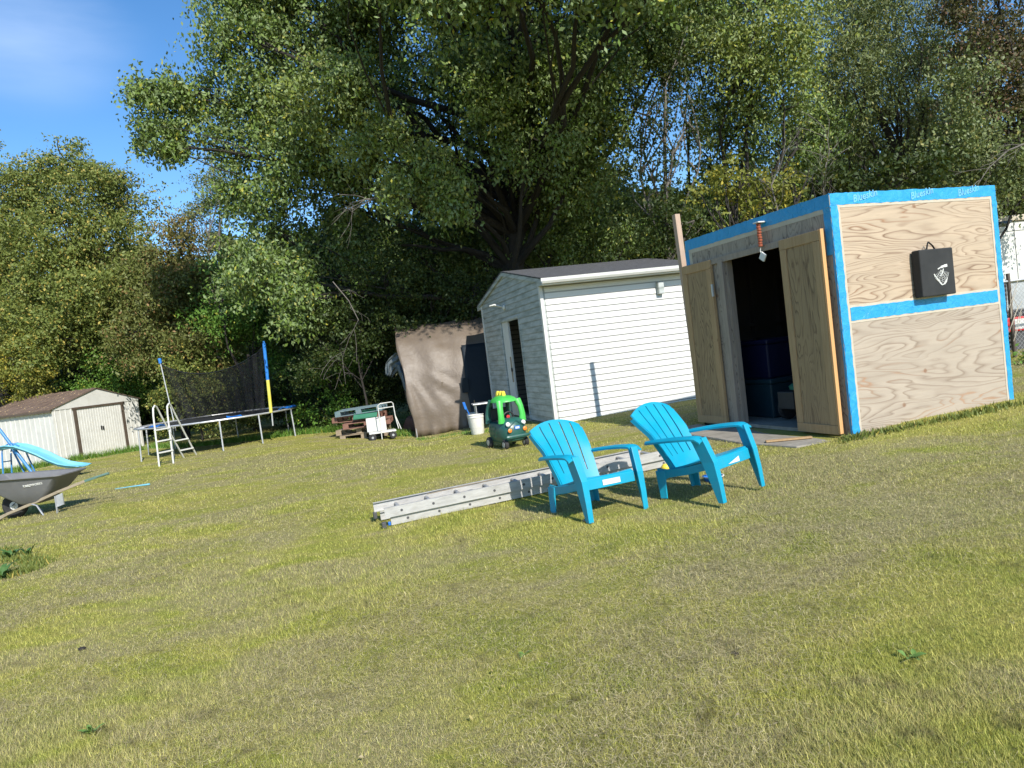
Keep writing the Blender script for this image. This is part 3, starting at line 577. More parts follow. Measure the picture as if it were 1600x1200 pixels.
# ------------------------------------------------------------------ plywood shed
def text_mesh(body, size, name, m, parent, M4, extrude=.0008, shear=0, bold=0):
    cu = bpy.data.curves.new('txt', 'FONT'); cu.body = body; cu.size = size; cu.extrude = extrude; cu.shear = shear; cu.offset = bold; cu.resolution_u = 3
    to = bpy.data.objects.new('txt', cu); C.objects.link(to); bpy.context.view_layer.update()
    me = bpy.data.meshes.new_from_object(to.evaluated_get(bpy.context.evaluated_depsgraph_get())); bpy.data.objects.remove(to)
    me.materials.clear(); me.materials.append(m); me.transform(M4); o = bpy.data.objects.new(name, me); C.objects.link(o); o.parent = parent; return o
def plywood_shed():
    zb = .2; t = thing('plywood_shed', 'unpainted plywood shed edged with bright blue tape, its front doors folded open', 'shed', (3.4989, 7.2844, zb), radians(90-70.17))
    W_, L_, H = 2.44, 2.607, 2.51
    # right face (y=0): two sheets
    MB().box(.0, W_, 0, .015, 0, 1.235).build('lower_panel', M['ply_low'], t)['label'] = 'greyer lower plywood sheet'
    MB().box(.0, W_, 0, .015, 1.238, H).build('upper_panel', M['ply_up'], t)['label'] = 'warm toned upper plywood sheet with bold grain'
    mb = MB(); mb.box(.1, W_-.02, .016, .08, -.16, -.002)
    for i in range(9): mb.box(.45+i*.2, .55+i*.2, -.004, .015, -.03, -.004)
    mb.build('base_board', M['oldwood'], t)
    # front face x=0, outward -x
    MB().box(0, .015, .017, L_, 2.155, H).build('front_panel', M['ply_side'], t)
    MB().box(0, .015, .017, .68, 0, 2.152).build('wall', M['ply_side'], t)
    MB().box(0, .015, 1.80, L_, 0, 2.152).build('wall', M['ply_side'], t)
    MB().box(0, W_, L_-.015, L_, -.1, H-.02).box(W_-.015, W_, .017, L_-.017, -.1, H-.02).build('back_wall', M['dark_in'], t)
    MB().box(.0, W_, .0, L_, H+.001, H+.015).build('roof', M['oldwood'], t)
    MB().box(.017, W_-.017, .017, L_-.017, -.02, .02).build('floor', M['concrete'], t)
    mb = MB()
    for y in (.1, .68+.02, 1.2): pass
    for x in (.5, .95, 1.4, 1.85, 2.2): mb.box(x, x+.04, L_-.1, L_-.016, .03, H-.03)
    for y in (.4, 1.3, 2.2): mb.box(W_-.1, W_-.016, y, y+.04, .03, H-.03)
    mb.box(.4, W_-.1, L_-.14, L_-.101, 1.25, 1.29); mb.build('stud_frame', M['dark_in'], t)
    MB().box(.016, .1, 1.78, 1.87, .02, 2.15).box(-.045, .0, 1.80, 1.89, -.02, 2.15).build('door_jamb', M['timber_grey'], t, bevel=.003)
    MB().box(-.03, .0, .68, 2.68, 2.115, 2.19).build('lintel', M['timber_grey'], t, bevel=.003)
    # pale primer bands then tape
    e = .0015
    pb = MB().box(-.012, .118, -.0035, -e, .0, H).box(2.345, W_+.004, -.0035, -e, .0, H).box(.118, 2.345, -.0035, -e, H-.135, H-.01).box(.118, 2.345, -.0035, -e, 1.165, 1.355)
    pb.box(-.0035, -e, .0, L_, H-.17, H-.01).box(-.0035, -e, L_-.14, L_, 2.16, H-.17).build('primer_band', M['primer'], t)
    rt = random.Random(4)
    def wavy(u0, u1, a0, a1, horizontal, plane, name='tape_strip'):
        n = int(abs(u1-u0)/.045)+2; f = MB(); rows = []
        for i in range(n+1):
            u = u0+(u1-u0)*i/n; j0 = rt.uniform(-.004, .004); j1 = rt.uniform(-.004, .004); d = .006 + .0025*sin(i*1.7)+rt.uniform(0, .0015); row = []
            for k in range(4):
                a = a0+j0+(a1-a0+j1-j0)*k/3; dd = d + (.002 if k in (1, 2) else 0)*sin(i*.9+k)
                p = (u, -dd, a) if horizontal else (a, -dd, u)
                if plane == 'front': p = (-dd, u, a) if horizontal else (-dd, a, u)
                row.append(p)
            row2 = [((q[0], -.0038, q[2]) if plane != 'front' else (-.0038, q[1], q[2])) for q in reversed(row)]
            rows.append(row+row2)
        f.loft(rows); return f.build(name, M['tape'], t, smooth=True)
    wavy(-.006, 2.445, H-.105, H+.018, True, 'side'); wavy(-.02, H-.107, -.012, .088, False, 'side'); wavy(-.02, H-.107, 2.375, 2.452, False, 'side'); wavy(.122, 2.34, 1.192, 1.328, True, 'side')
    wavy(.0, 2.6, H-.12, H+.018, True, 'front'); wavy(1.9, H-.122, -.008, .10, False, 'front'); wavy(-.02, 1.9, -.008, .03, False, 'front'); wavy(2.165, H-.122, 2.53, 2.61, False, 'front')
    # print on the top strip (side face is the xz plane, seen from -y)
    def put(s, x, z, size, rot=10):
        Mx = Matrix.Translation((x, -.0105, z)) @ Matrix.Rotation(radians(90), 4, 'X') @ Matrix.Rotation(radians(rot), 4, 'Z')
        text_mesh(s, size, 'printed_lettering', M['letter'], t, Mx, .0008, .25, .002)
    put('Blueskin', .30, H-.088, .105); put('Blueskin', 1.12, H-.092, .105); put('Blueskin', 1.84, H-.088, .105)
    # doors folded back against the front
    def door(y0, y1, x0, lab, tilt, hinge, z0=.005, z1=2.18, lit=False):
        d = bpy.data.objects.new('door', None); C.objects.link(d); d.parent = t; d['label'] = lab; d.location = (x0, hinge, 0); d.rotation_euler = (0, 0, tilt)
        a, b = y0-hinge, y1-hinge; th = .045; st = .1
        MB().box(-th+.012, -.008, a+st-.01, b-st+.01, z0+.09, z1-.10).build('plywood_inset', M['ply_door'], d)
        mb = MB(); mb.box(-th, 0, a, a+st, z0+.1, z1-.112); mb.box(-th, 0, b-st, b, z0+.1, z1-.112); mb.box(-th-.002, .0, a-.001, b+.001, z1-.11, z1); mb.box(-th-.002, 0, a-.001, b+.001, z0, z0+.098)
        mb.build('frame', M['timber'], d, bevel=.003)
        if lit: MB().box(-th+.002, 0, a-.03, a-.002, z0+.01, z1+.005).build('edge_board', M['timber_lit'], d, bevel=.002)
        return d
    door(.105, .725, -.05, 'wide right hand door leaf with edge coloured as sunlit', radians(-2.5), .105, lit=True)
    door(2.03, 2.67, -.012, 'left hand door leaf beside the tall post', radians(0), 2.67)
    MB().box(-.075, -.057, 2.0, 2.03, 1.7, 1.86).build('hinge', M['steel'], t)
plywood_shed()
SH = Matrix.Translation((3.4989, 7.2844, .2)) @ Matrix.Rotation(radians(90-70.17), 4, 'Z')
def shp(x, y, z): return SH @ Vector((x, y, z))
SR = radians(90-70.17)
# slab in front
def slab():
    pts = [shp(-.02, .02, 0), shp(-.62, .15, 0), shp(-.74, .9, 0), shp(-.66, 1.6, 0), shp(-.6, 2.72, 0), shp(-.02, 2.75, 0)]
    o = pts[0].copy(); zt = .165; mb = MB(); n = len(pts)
    v = [(p.x-o.x, p.y-o.y, -.2) for p in pts] + [(p.x-o.x, p.y-o.y, .0) for p in pts]
    mb.add(v, [tuple(reversed(range(n))), tuple(range(n, 2*n))] + [(i, (i+1) % n, n+(i+1) % n, n+i) for i in range(n)])
    tag(mb.build('door_slab', M['concrete'], None, bevel=.012, loc=(o.x, o.y, zt)), 'worn grey slab on the ground before the plywood shed doors', 'slab')
slab()
a, b = shp(-.62, .62, -.02), shp(-.2, .38, -.02)
tag(MB().bar((0,0,0), b-a, .07, .018).build('board_offcut', M['timber'], None, bevel=.003, loc=a+Vector((0,0,.0))), 'pale wooden board lying across the slab by the open doorway', 'board')
# things inside
def tub(label, x, y, z, w_, d, h, m, grp='storage bins stacked inside the shed'):
    p = shp(x, y, z); t = thing('storage_bin', label, 'bin', p, SR, grp)
    mb = MB(); mb.loft([[(-w_*.44, -d*.44, 0), (w_*.44, -d*.44, 0), (w_*.44, d*.44, 0), (-w_*.44, d*.44, 0)], [(-w_/2, -d/2, h*.88), (w_/2, -d/2, h*.88), (w_/2, d/2, h*.88), (-w_/2, d/2, h*.88)]]); mb.build('tub', m, t, bevel=.02)
    MB().box(-w_*.53, w_*.53, -d*.53, d*.53, h*.882, h).build('lid', m, t, bevel=.015)
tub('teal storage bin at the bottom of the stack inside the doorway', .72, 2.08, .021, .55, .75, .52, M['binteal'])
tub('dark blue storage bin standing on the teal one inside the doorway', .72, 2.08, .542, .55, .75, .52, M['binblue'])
def stroller():
    t = thing('garden_tiller', 'dark machine with small wheels and bent handles inside the doorway', 'machine', shp(.5, 1.3, .021), SR)
    for y in (-.2, .2): MB().lathe([(.05,-.025),(.13,-.03),(.15,-.015),(.15,.015),(.13,.03),(.05,.025)], 20, Matrix.Translation((0, y, .15)) @ Matrix.Rotation(pi/2, 4, 'X')).build('wheel', M['tyre'], t, smooth=True)
    MB().box(-.2, .2, -.14, .14, .16, .38).tube([(0,-.2,.15),(0,.2,.15)], .012).build('engine', M['black'], t, bevel=.04)
    MB().lathe([(.02,0),(.09,.01),(.1,.05),(.06,.08)], 16, Matrix.Translation((0,0,.38))).build('starter_cover', M['palletgreen'], t, smooth=True)
    for s in (-1, 1): MB().tube([(.05,.14*s,.3),(.3,.2*s,.55),(.5,.22*s,.8),(.45,.22*s,.92),(.35,.2*s,.95)], .014, 8).build('handlebar', M['steel'], t, smooth=True)
stroller()
# hanging rusty strap with tin
def hanger():
    p = shp(-.05, 1.02, 2.45); t = thing('hanging_strap', 'rusty red strap with a white tag dangling over the shed doorway', 'strap', p, SR)
    MB().box(-.06, .05, -.05, .05, -.008, .008).build('top_plate', M['white_paint'], t, bevel=.004)
    mb = MB(); 
    for i in range(9): mb.lathe([(.006,-.018),(.024,-.012),(.027,0),(.022,.012),(.006,.018)], 8, Matrix.Translation((-.02, .004*sin(i*2), -.02-.031*i)))
    mb.build('rusty_chain', M['rust'], t, smooth=True)
    MB().tube([(-.02,0,-.28),(-.022,.012,-.33),(-.02,0,-.37)], .006, 6).build('cord', M['white_paint'], t)
    MB().box(-.012, .012, -.045, .045, -.045, .045, Matrix.Translation((-.02,-.02,-.40)) @ Matrix.Rotation(radians(35), 4, 'X')).build('white_tag', M['white_plastic'], t, bevel=.006)
hanger()
# black bag with emblem
def bag():
    cx_, zc = 1.28, 1.60; t = thing('black_bag', 'square black bag with white emblem hanging on the plywood shed side', 'bag', shp(cx_, -.018, zc), SR)
    x0, x1, z0, z1 = -.245, .255, -.255, .255
    mb = MB(); mb.box(x0, x1, -.10, 0, z0, z1); mb.build('bag_body', M['black_cloth'], t, bevel=.012)
    MB().tube([(-.075,-.05,z1-.01),(-.055,-.05,z1+.05),(-.02,-.035,z1+.085),(.02,-.05,z1+.04),(.055,-.05,z1-.01)], .011, 8, sq=.4).build('carry_strap', M['black_cloth'], t, smooth=True)
    me = MB(); y = -.1035
    def stroke(pts, wd):
        for i in range(len(pts)-1): me.bar((pts[i][0], y, pts[i][1]), (pts[i+1][0], y, pts[i+1][1]), wd if not isinstance(wd, list) else wd[i], .003, up=(0,1,0))
    def arc(c, r, a0, a1, n=10, e=1): return [(c[0]+r*cos(radians(a0+(a1-a0)*i/n)), c[1]+e*r*sin(radians(a0+(a1-a0)*i/n))) for i in range(n+1)]
    stroke([(.0,.03),(.05,.048),(.10,.058),(.145,.062)], [.012,.024,.03]); stroke([(-.062,-.02),(-.02,-.07),(.03,-.13),(.045,-.142)], [.014,.018,.016])
    stroke([(.045,-.145),(.08,-.135),(.115,-.105),(.13,-.07)], [.01,.02,.014])
    for k, r_ in enumerate((.04,.06,.08,.10,.118)): stroke(arc((.045,.02), r_, 205, 345, 12, 1.15), .003)
    for a_ in (225, 250, 275, 300, 325): stroke([(.045,.02), (.045+.118*cos(radians(a_)), .02+.136*sin(radians(a_)))], .0028)
    stroke([(.03,-.045),(.055,-.03),(.085,.03)], [.008,.012])
    me.build('white_emblem', M['white_paint'], t)
bag()
# tall post
tp = at(1058, 335, 10.42); pb_ = Vector((2.79, 10.42, g(2.79, 10.42)))
mb = MB(); mb.bar((0,0,-.1), (tp.x-pb_.x-.02, 0, tp.z-pb_.z+.0), .085, .085, up=(-sin(SR), cos(SR), 0)); 
tag(mb.build('wooden_post', M['post'], None, bevel=.004, loc=pb_), 'tall bare timber post standing at the left back corner of the plywood shed', 'post')

# ------------------------------------------------------------------ white shed
def white_shed():
    X0, Y0 = .7117, 12.645; zb = .1; t = thing('white_shed', 'white vinyl sided gable shed with dark shingle roof and algae stained front', 'shed', (X0, Y0, zb), radians(90-74.6))
    L_, W_ = 3.15, 4.55; He = 2.65; Hr = 3.08; ov = .27; sp = .114
    def zr(y): return He + (Hr-He)*(1-abs(y-W_/2)/(W_/2))
    # long wall y=0 with lap profile
    def laps(mb, z0, z1, spans, face, top=False):
        z = z0
        while z < z1-1e-4:
            za = z; zb_ = min(z+sp, z1)
            for (a0, a1) in spans(za, zb_):
                for (c0, c1, zz0, zz1, d0, d1) in ((a0, a1, za, zb_-.018, .020, .012), (a0, a1, zb_-.018, zb_, .009, .008)):
                    q0a, q0b = c0[0]+(c0[1]-c0[0])*(zz0-za)/(zb_-za), c1[0]+(c1[1]-c1[0])*(zz0-za)/(zb_-za)
                    q1a, q1b = c0[0]+(c0[1]-c0[0])*(zz1-za)/(zb_-za), c1[0]+(c1[1]-c1[0])*(zz1-za)/(zb_-za)
                    P = [(q0a, d0, zz0), (q0b, d0, zz0), (q1b, d1, zz1), (q1a, d1, zz1)]; Bk = [(p[0], .0, p[2]) for p in P]
                    f = (lambda p: (p[0], -p[1], p[2])) if face == 'y' else (lambda p: (-p[1], p[0], p[2]))
                    mb.add([f(p) for p in P+Bk], [(0,1,2,3), (0,4,5,1), (1,5,6,2), (2,6,7,3), (3,7,4,0)])
            z += sp
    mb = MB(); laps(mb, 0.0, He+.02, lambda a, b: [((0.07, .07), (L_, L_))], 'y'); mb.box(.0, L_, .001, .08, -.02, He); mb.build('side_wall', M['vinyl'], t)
    mb = MB(); D0, D1, DH = 1.52, 2.92, 2.07
    def spans(a, b):
        lo = [0.07, .07]; hi = [W_-.07, W_-.07]
        if b > He: 
            lo = [max(.0, (z-He-.0)/(Hr-He)*(W_/2)) for z in (max(a, He), b)]; hi = [W_-q for q in lo]
        if a >= DH-.03 or a > DH: return [((lo[0], lo[1]), (hi[0], hi[1]))]
        return [((lo[0], lo[1]), (D0, D0)), ((D1, D1), (hi[0], hi[1]))]
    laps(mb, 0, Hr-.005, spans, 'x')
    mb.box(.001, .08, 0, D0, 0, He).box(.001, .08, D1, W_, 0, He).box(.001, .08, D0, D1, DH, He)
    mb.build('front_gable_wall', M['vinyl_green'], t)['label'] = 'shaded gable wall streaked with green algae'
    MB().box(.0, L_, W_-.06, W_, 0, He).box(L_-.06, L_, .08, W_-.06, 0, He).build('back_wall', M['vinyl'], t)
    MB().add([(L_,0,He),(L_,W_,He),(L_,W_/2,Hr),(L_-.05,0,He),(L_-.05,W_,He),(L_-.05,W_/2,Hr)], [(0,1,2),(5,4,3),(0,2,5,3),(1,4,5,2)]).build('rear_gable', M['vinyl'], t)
    MB().box(.081, L_-.061, .081, W_-.061, -.02, .03).build('floor', M['concrete'], t)
    MB().box(-.03, .03, -.032, .05, 0, He-.01).build('corner_board', M['vinyl_trim'], t, bevel=.002); MB().box(-.03, .03, W_-.05, W_+.03, 0, He-.01).build('corner_board', M['vinyl_trim'], t, bevel=.002)
    # roof
    k = (Hr-He)/(W_/2); y0 = -ov; z0 = He - k*ov + .03; n0 = .03
    mb = MB()
    for s in (0, 1):
        f = (lambda y: y) if s == 0 else (lambda y: W_-y); N_ = 10
        for i in range(N_):     # shingle courses, slightly stepped
            ya, yb = y0+(W_/2-y0)*i/N_, y0+(W_/2-y0)*(i+1)/N_; za, zb_ = z0+k*(ya-y0)+.012, z0+k*(yb-y0)+.004
            pts = [(-.06, f(ya), za), (L_+.2, f(ya), za), (L_+.2, f(yb), zb_), (-.06, f(yb), zb_), (-.06, f(ya), za-.03), (L_+.2, f(ya), za-.03), (L_+.2, f(yb), zb_-.02), (-.06, f(yb), zb_-.02)]
            mb.add(pts, [(0,1,2,3), (7,6,5,4), (0,4,5,1), (2,6,7,3), (1,5,6,2), (0,3,7,4)])
    mb.build('roof', M['shingle'], t)
    # fascia, soffit, gutter along y=-ov
    MB().box(-.055, L_+.19, -ov-.012, -ov, z0-.13, z0-.003).build('fascia', M['vinyl_trim'], t, bevel=.002)
    MB().box(-.02, L_+.18, -ov+.002, -.022, z0-.12, z0-.108).build('soffit', M['vinyl_trim'], t)
    g_ = MB(); prof = [(-.013,-.0),(-.013,-.085),(-.06,-.09),(-.085,-.05),(-.09,.0),(-.082,.0),(-.078,-.048),(-.057,-.082),(-.02,-.078),(-.02,.0)]
    g_.loft([[(x, -ov+p[0], z0-.012+p[1]) for p in prof] for x in (-.062, L_+.2)]); g_.build('gutter', M['vinyl_trim'], t)
    MB().box(-.055, L_+.19, W_+ov, W_+ov+.012, z0-.13, z0-.003).build('fascia', M['vinyl_trim'], t, bevel=.002)
    # rake boards and boxed front overhang
    mb = MB()
    for s in (0, 1):
        f = (lambda y: y) if s == 0 else (lambda y: W_-y); a = (y0, z0-.02); b = (W_/2, z0+k*(W_/2-y0)-.02)
        for (xa, xb, h) in ((-.056, -.024, .075),):
            mb.add([(xa, f(a[0]), a[1]), (xb, f(a[0]), a[1]), (xb, f(b[0]), b[1]), (xa, f(b[0]), b[1]), (xa, f(a[0]), a[1]-h), (xb, f(a[0]), a[1]-h), (xb, f(b[0]), b[1]-h), (xa, f(b[0]), b[1]-h)],
                   [(0,1,2,3), (7,6,5,4), (0,4,5,1), (1,5,6,2), (2,6,7,3), (3,7,4,0)])
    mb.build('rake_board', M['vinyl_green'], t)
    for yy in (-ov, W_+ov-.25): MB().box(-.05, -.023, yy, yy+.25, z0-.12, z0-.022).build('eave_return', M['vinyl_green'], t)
    # doorway
    MB().box(-.035, .09, D0-.05, D0, 0, DH+.05).box(-.035, .09, D1, D1+.05, 0, DH+.05).box(-.035, .09, D0, D1, DH, DH+.05).build('door_frame', M['vinyl_green'], t, bevel=.002)
    d = MB()  .box(.0, .045, 2.45, D1-.002, .02, DH-.005).build('door', M['vinyl_trim'], t, bevel=.003); d['label'] = 'worn white door leaf standing closed beside the dark opening'
    MB().box(-.004, .0, 2.48, 2.58, .75, 1.3).build('worn_patch', M['oldwood'], d); MB().box(-.03, -.004, 2.46, 2.51, .98, 1.06).build('lock', M['black'], d, bevel=.006)
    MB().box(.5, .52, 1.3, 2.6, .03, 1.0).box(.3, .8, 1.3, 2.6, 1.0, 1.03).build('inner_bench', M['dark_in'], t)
    MB().box(-.004, L_, .0, W_, -.45, -.021).build('foundation', M['concrete'], t)
    # lamp over the door
    l_ = thing('security_light', 'small white lamp head fixed to the gable over the shed door', 'lamp', t.matrix_world @ Vector((0,0,0)), 0)
    Mx = Matrix.Translation((X0, Y0, zb)) @ Matrix.Rotation(radians(90-74.6), 4, 'Z'); l_.location = Mx @ Vector((-.02, 2.45, 2.37)); l_.rotation_euler = (0, 0, radians(90-74.6))
    MB().lathe([(.0,0),(.06,.0),(.06,.03),(.02,.05)], 16, Matrix.Rotation(-pi/2, 4, 'Y')).build('mount', M['vinyl_trim'], l_, smooth=True)
    MB().tube([(-.04,0,0),(-.1,.02,.03),(-.2,.06,.07),(-.3,.1,.06)], [.02,.045,.05,.03], 12, sq=.55).build('lamp_head', M['vinyl_trim'], l_, smooth=True)
    v = thing('wall_vent', 'small grey box mounted high on the white shed side wall', 'vent', Mx @ Vector((2.35, -.02, 2.26)), radians(90-74.6))
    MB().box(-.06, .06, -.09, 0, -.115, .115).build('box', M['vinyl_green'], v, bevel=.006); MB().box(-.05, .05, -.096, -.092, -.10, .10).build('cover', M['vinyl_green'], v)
white_shed()
tag(MB().tube([(0,0,0),(.005,0,.05),(.0,.004,.11)], .006, 6).build('marker_stake', M['orange'], None, loc=onground(908, 678)), 'tiny orange stake in the lawn near the white shed corner', 'stake')

# ------------------------------------------------------------------ adirondack chairs
def slab_strip(mb, fn, u0, u1, v0, v1, th, nu=8, nv=3):
    """closed thick patch of a surface fn(u,v)->(point, normal)"""
    top, bot = [], []
    for i in range(nu+1):
        for j in range(nv+1):
            p, n_ = fn(u0+(u1-u0)*i/nu, v0+(v1-v0)*j/nv); top.append(p+n_*th/2); bot.append(p-n_*th/2)
    n = len(top); w_ = nv+1; f = []
    for i in range(nu):
        for j in range(nv):
            a = i*w_+j; f.append((a, a+1, a+w_+1, a+w_)); f.append((n+a, n+a+w_, n+a+w_+1, n+a+1))
    for i in range(nu):
        a = i*w_; f.append((a, a+w_, n+a+w_, n+a)); a += nv; f.append((a, n+a, n+a+w_, a+w_))
    for j in range(nv):
        a = j; f.append((a, n+a, n+a+1, a+1)); a = nu*w_+j; f.append((a, a+1, n+a+1, n+a))
    mb.add([tuple(p) for p in top+bot], f)
def chair(label):
    t = thing('adirondack_chair', label, 'chair', (0,0,0), 0, 'turquoise garden chairs')
    m = M['teal']
    # local: +x its right, +y forward, z up
    def back(u, v):      # u 0 bottom .. 1 top, v -1..1
        y = -.13 - .30*u - .03*u*u; z = .25 + .565*u
        half = .195 + .075*max(0, min(1, u*1.15))**1.2; 
        top = -.07*(abs(v)**2.2)*max(0, (u-.55)/.45)
        x = v*half; y += -.0 + .05*(v*v)*(.6+.4*u) 
        p = Vector((x, y - top*-.4, z + top)); nrm = Vector((-v*.25, .86, .46)).normalized(); return p, nrm
    mb = MB(); gaps = [-.615, -.205, .205, .615]; ed = [-1]+gaps+[1]
    for i in range(5):
        a = ed[i] + (.026 if i else 0); b = ed[i+1] - (.026 if i < 4 else 0)
        slab_strip(mb, back, .17, .96, a, b, .014, 10, 3)
    slab_strip(mb, back, -.06, .17, -1, 1, .014, 3, 12); slab_strip(mb, back, .96, 1.0, -1, 1, .014, 1, 12)
    b_ = mb.build('backrest', m, t, smooth=True)
    # side flanges of the back
    mb = MB()
    for s in (-1, 1):
        pts = [back(u, s)[0] for u in (-.05, .15, .35, .55, .75, .93)]; mb.loft([[p + Vector((0, 0, 0)), p + Vector((s*.012, .004, 0)), p + Vector((s*.014, -.035, -.02)), p + Vector((0, -.03, -.02))] for p in pts])
    mb.build('back_flange', m, t, smooth=True)
    def seat(u, v):      # u 0 rear .. 1 front
        y = -.15 + .47*u; z = .238 + .075*u + .035*u*u - (.0 if u < .9 else (u-.9)*.12); half = .205+.04*u
        return Vector((v*half, y, z + .012*v*v)), Vector((0, -.2, 1)).normalized()
    mb = MB()
    slab_strip(mb, seat, 0, .12, -1, 1, .014, 2, 8); n = 5
    for k in range(n):
        u0 = .12 + k*.165; 
        slab_strip(mb, seat, u0+.012, u0+.153, -.94, .94, .014, 2, 6)
    slab_strip(mb, seat, .12, .945, -1, -.94, .014, 6, 1); slab_strip(mb, seat, .12, .945, .94, 1, .014, 6, 1); slab_strip(mb, seat, .12, .945, -.03, .03, .014, 6, 1); slab_strip(mb, seat, .945, 1.0, -1, 1, .014, 1, 8)
    mb.build('seat', m, t, smooth=True)
    MB().loft([[(-.25,.322,.345),(.25,.322,.345),(.25,.338,.335),(-.25,.338,.335)], [(-.25,.33,.25),(.25,.33,.25),(.25,.348,.25),(-.25,.348,.25)]]).build('front_apron', m, t, bevel=.004)
    ap = MB().add([(-.095,.3505,.268),(.085,.3505,.268),(.085,.346,.312),(-.095,.346,.312)], [(0,1,2,3)]).build('paper_label', M['white_paint'], t, solid=.001)
    # lower side rails under the seat down to the rear foot
    mb = MB()
    for s in (-1, 1):
        mb.loft([[(s*.235,.33,.27),(s*.252,.33,.27),(s*.252,.33,.335),(s*.235,.33,.335)], [(s*.222,.05,.21),(s*.24,.05,.21),(s*.24,.05,.275),(s*.222,.05,.275)], [(s*.205,-.16,.18),(s*.225,-.16,.18),(s*.225,-.17,.25),(s*.205,-.17,.25)], [(s*.205,-.26,.14),(s*.225,-.26,.14),(s*.225,-.28,.26),(s*.205,-.28,.26)]])
    mb.box(-.205, .205, -.235, -.222, .16, .235); mb.build('side_rail', m, t, bevel=.003)
    for s in (-1, 1):
        # rear leg: angle section
        mb = MB(); mb.loft([[(s*.245,-.20,.0),(s*.252,-.255,.0),(s*.236,-.255,.0),(s*.232,-.20,.0)], [(s*.232,-.19,.24),(s*.238,-.285,.24),(s*.222,-.285,.24),(s*.218,-.19,.24)]])
        mb.loft([[(s*.252,-.250,.0),(s*.200,-.262,.0),(s*.200,-.274,.0),(s*.252,-.264,.0)], [(s*.238,-.275,.24),(s*.185,-.285,.24),(s*.185,-.297,.24),(s*.238,-.289,.24)]]); mb.build('leg', m, t, bevel=.003)
        # front leg: wide tapering L profile from arm to ground, raked forward
        def ring(y, z, wd, xo, dp): 
            return [(s*xo, y-wd/2, z), (s*(xo+.012), y-wd/2, z), (s*(xo+.014), y+wd/2, z), (s*(xo-dp), y+wd/2, z), (s*(xo-dp), y+wd/2-.012, z), (s*xo, y+wd/2-.012, z)]
        mb = MB(); mb.loft([ring(.385,.0,.05,.292,.035), ring(.36,.16,.085,.296,.04), ring(.325,.33,.12,.30,.048), ring(.275,.49,.12,.315,.05), ring(.255,.535,.13,.32,.05)]); mb.build('leg', m, t, bevel=.003)
        # arm paddle
        def arm(u, v):
            y = -.33 + .65*u; w0 = .024 + .044*sin(u*pi*.78); xc = .262 + .055*min(1, u*1.7) + .005*u; x = xc + v*w0
            if u < .3: x = x - .01*(1-u/.3)
            z = .50 + .045*sin(u*pi*.55) - .03*max(0, (u-.9)/.1)**2 - (.018*v*v)
            return Vector((s*x, y, z)), Vector((s*.1*v, 0, 1)).normalized()
        mb = MB(); slab_strip(mb, arm, 0, 1, -1, 1, .016, 14, 6); mb.build('armrest', m, t, smooth=True)
    return t
def pose(o, x, y, z, yaw, tilt, side):
    f = Vector((sin(yaw), cos(yaw), 0)); r = Vector((cos(yaw), -sin(yaw), 0)); u = Vector((0,0,1))
    f2 = f*cos(tilt)+u*sin(tilt); u2 = u*cos(tilt)-f*sin(tilt); r2 = r*cos(side)+u2*sin(side); u3 = u2*cos(side)-r*sin(side)
    o.matrix_world = Matrix(((r2.x,f2.x,u3.x,x),(r2.y,f2.y,u3.y,y),(r2.z,f2.z,u3.z,z),(0,0,0,1)))
ch1 = chair('turquoise slatted chair in front of the ladder, with a rectangular white label')
pose(ch1, .549, 6.015, 1.5-1.465+.0, 2.642, .05, .03)
def copy_thing(root, label):
    r = root.copy(); C.objects.link(r); r['label'] = label
    for ch in list(root.children):
        c = ch.copy(); C.objects.link(c); c.parent = r
        for q in list(ch.children): d = q.copy(); C.objects.link(d); d.parent = c
    return r
ch2 = copy_thing(ch1, 'turquoise slatted chair nearer the plywood shed, with a torn triangular white label')
for c in ch2.children:
    if c.name.startswith('paper_label'):
        c.modifiers.clear(); me = MB().add([(-.085,.3505,.262),(.08,.3505,.268),(-.085,.346,.305),(-.085,.352,.262),(.08,.352,.268),(-.085,.3475,.305)], [(0,1,2),(5,4,3),(0,3,4,1),(1,4,5,2),(2,5,3,0)])
        m2 = bpy.data.meshes.new('paper_label'); m2.from_pydata(me.v, [], me.f); m2.materials.append(M['white_paint']); c.data = m2
pose(ch2, 1.526, 5.965, 1.5-1.405, 2.464, .045, -.02)

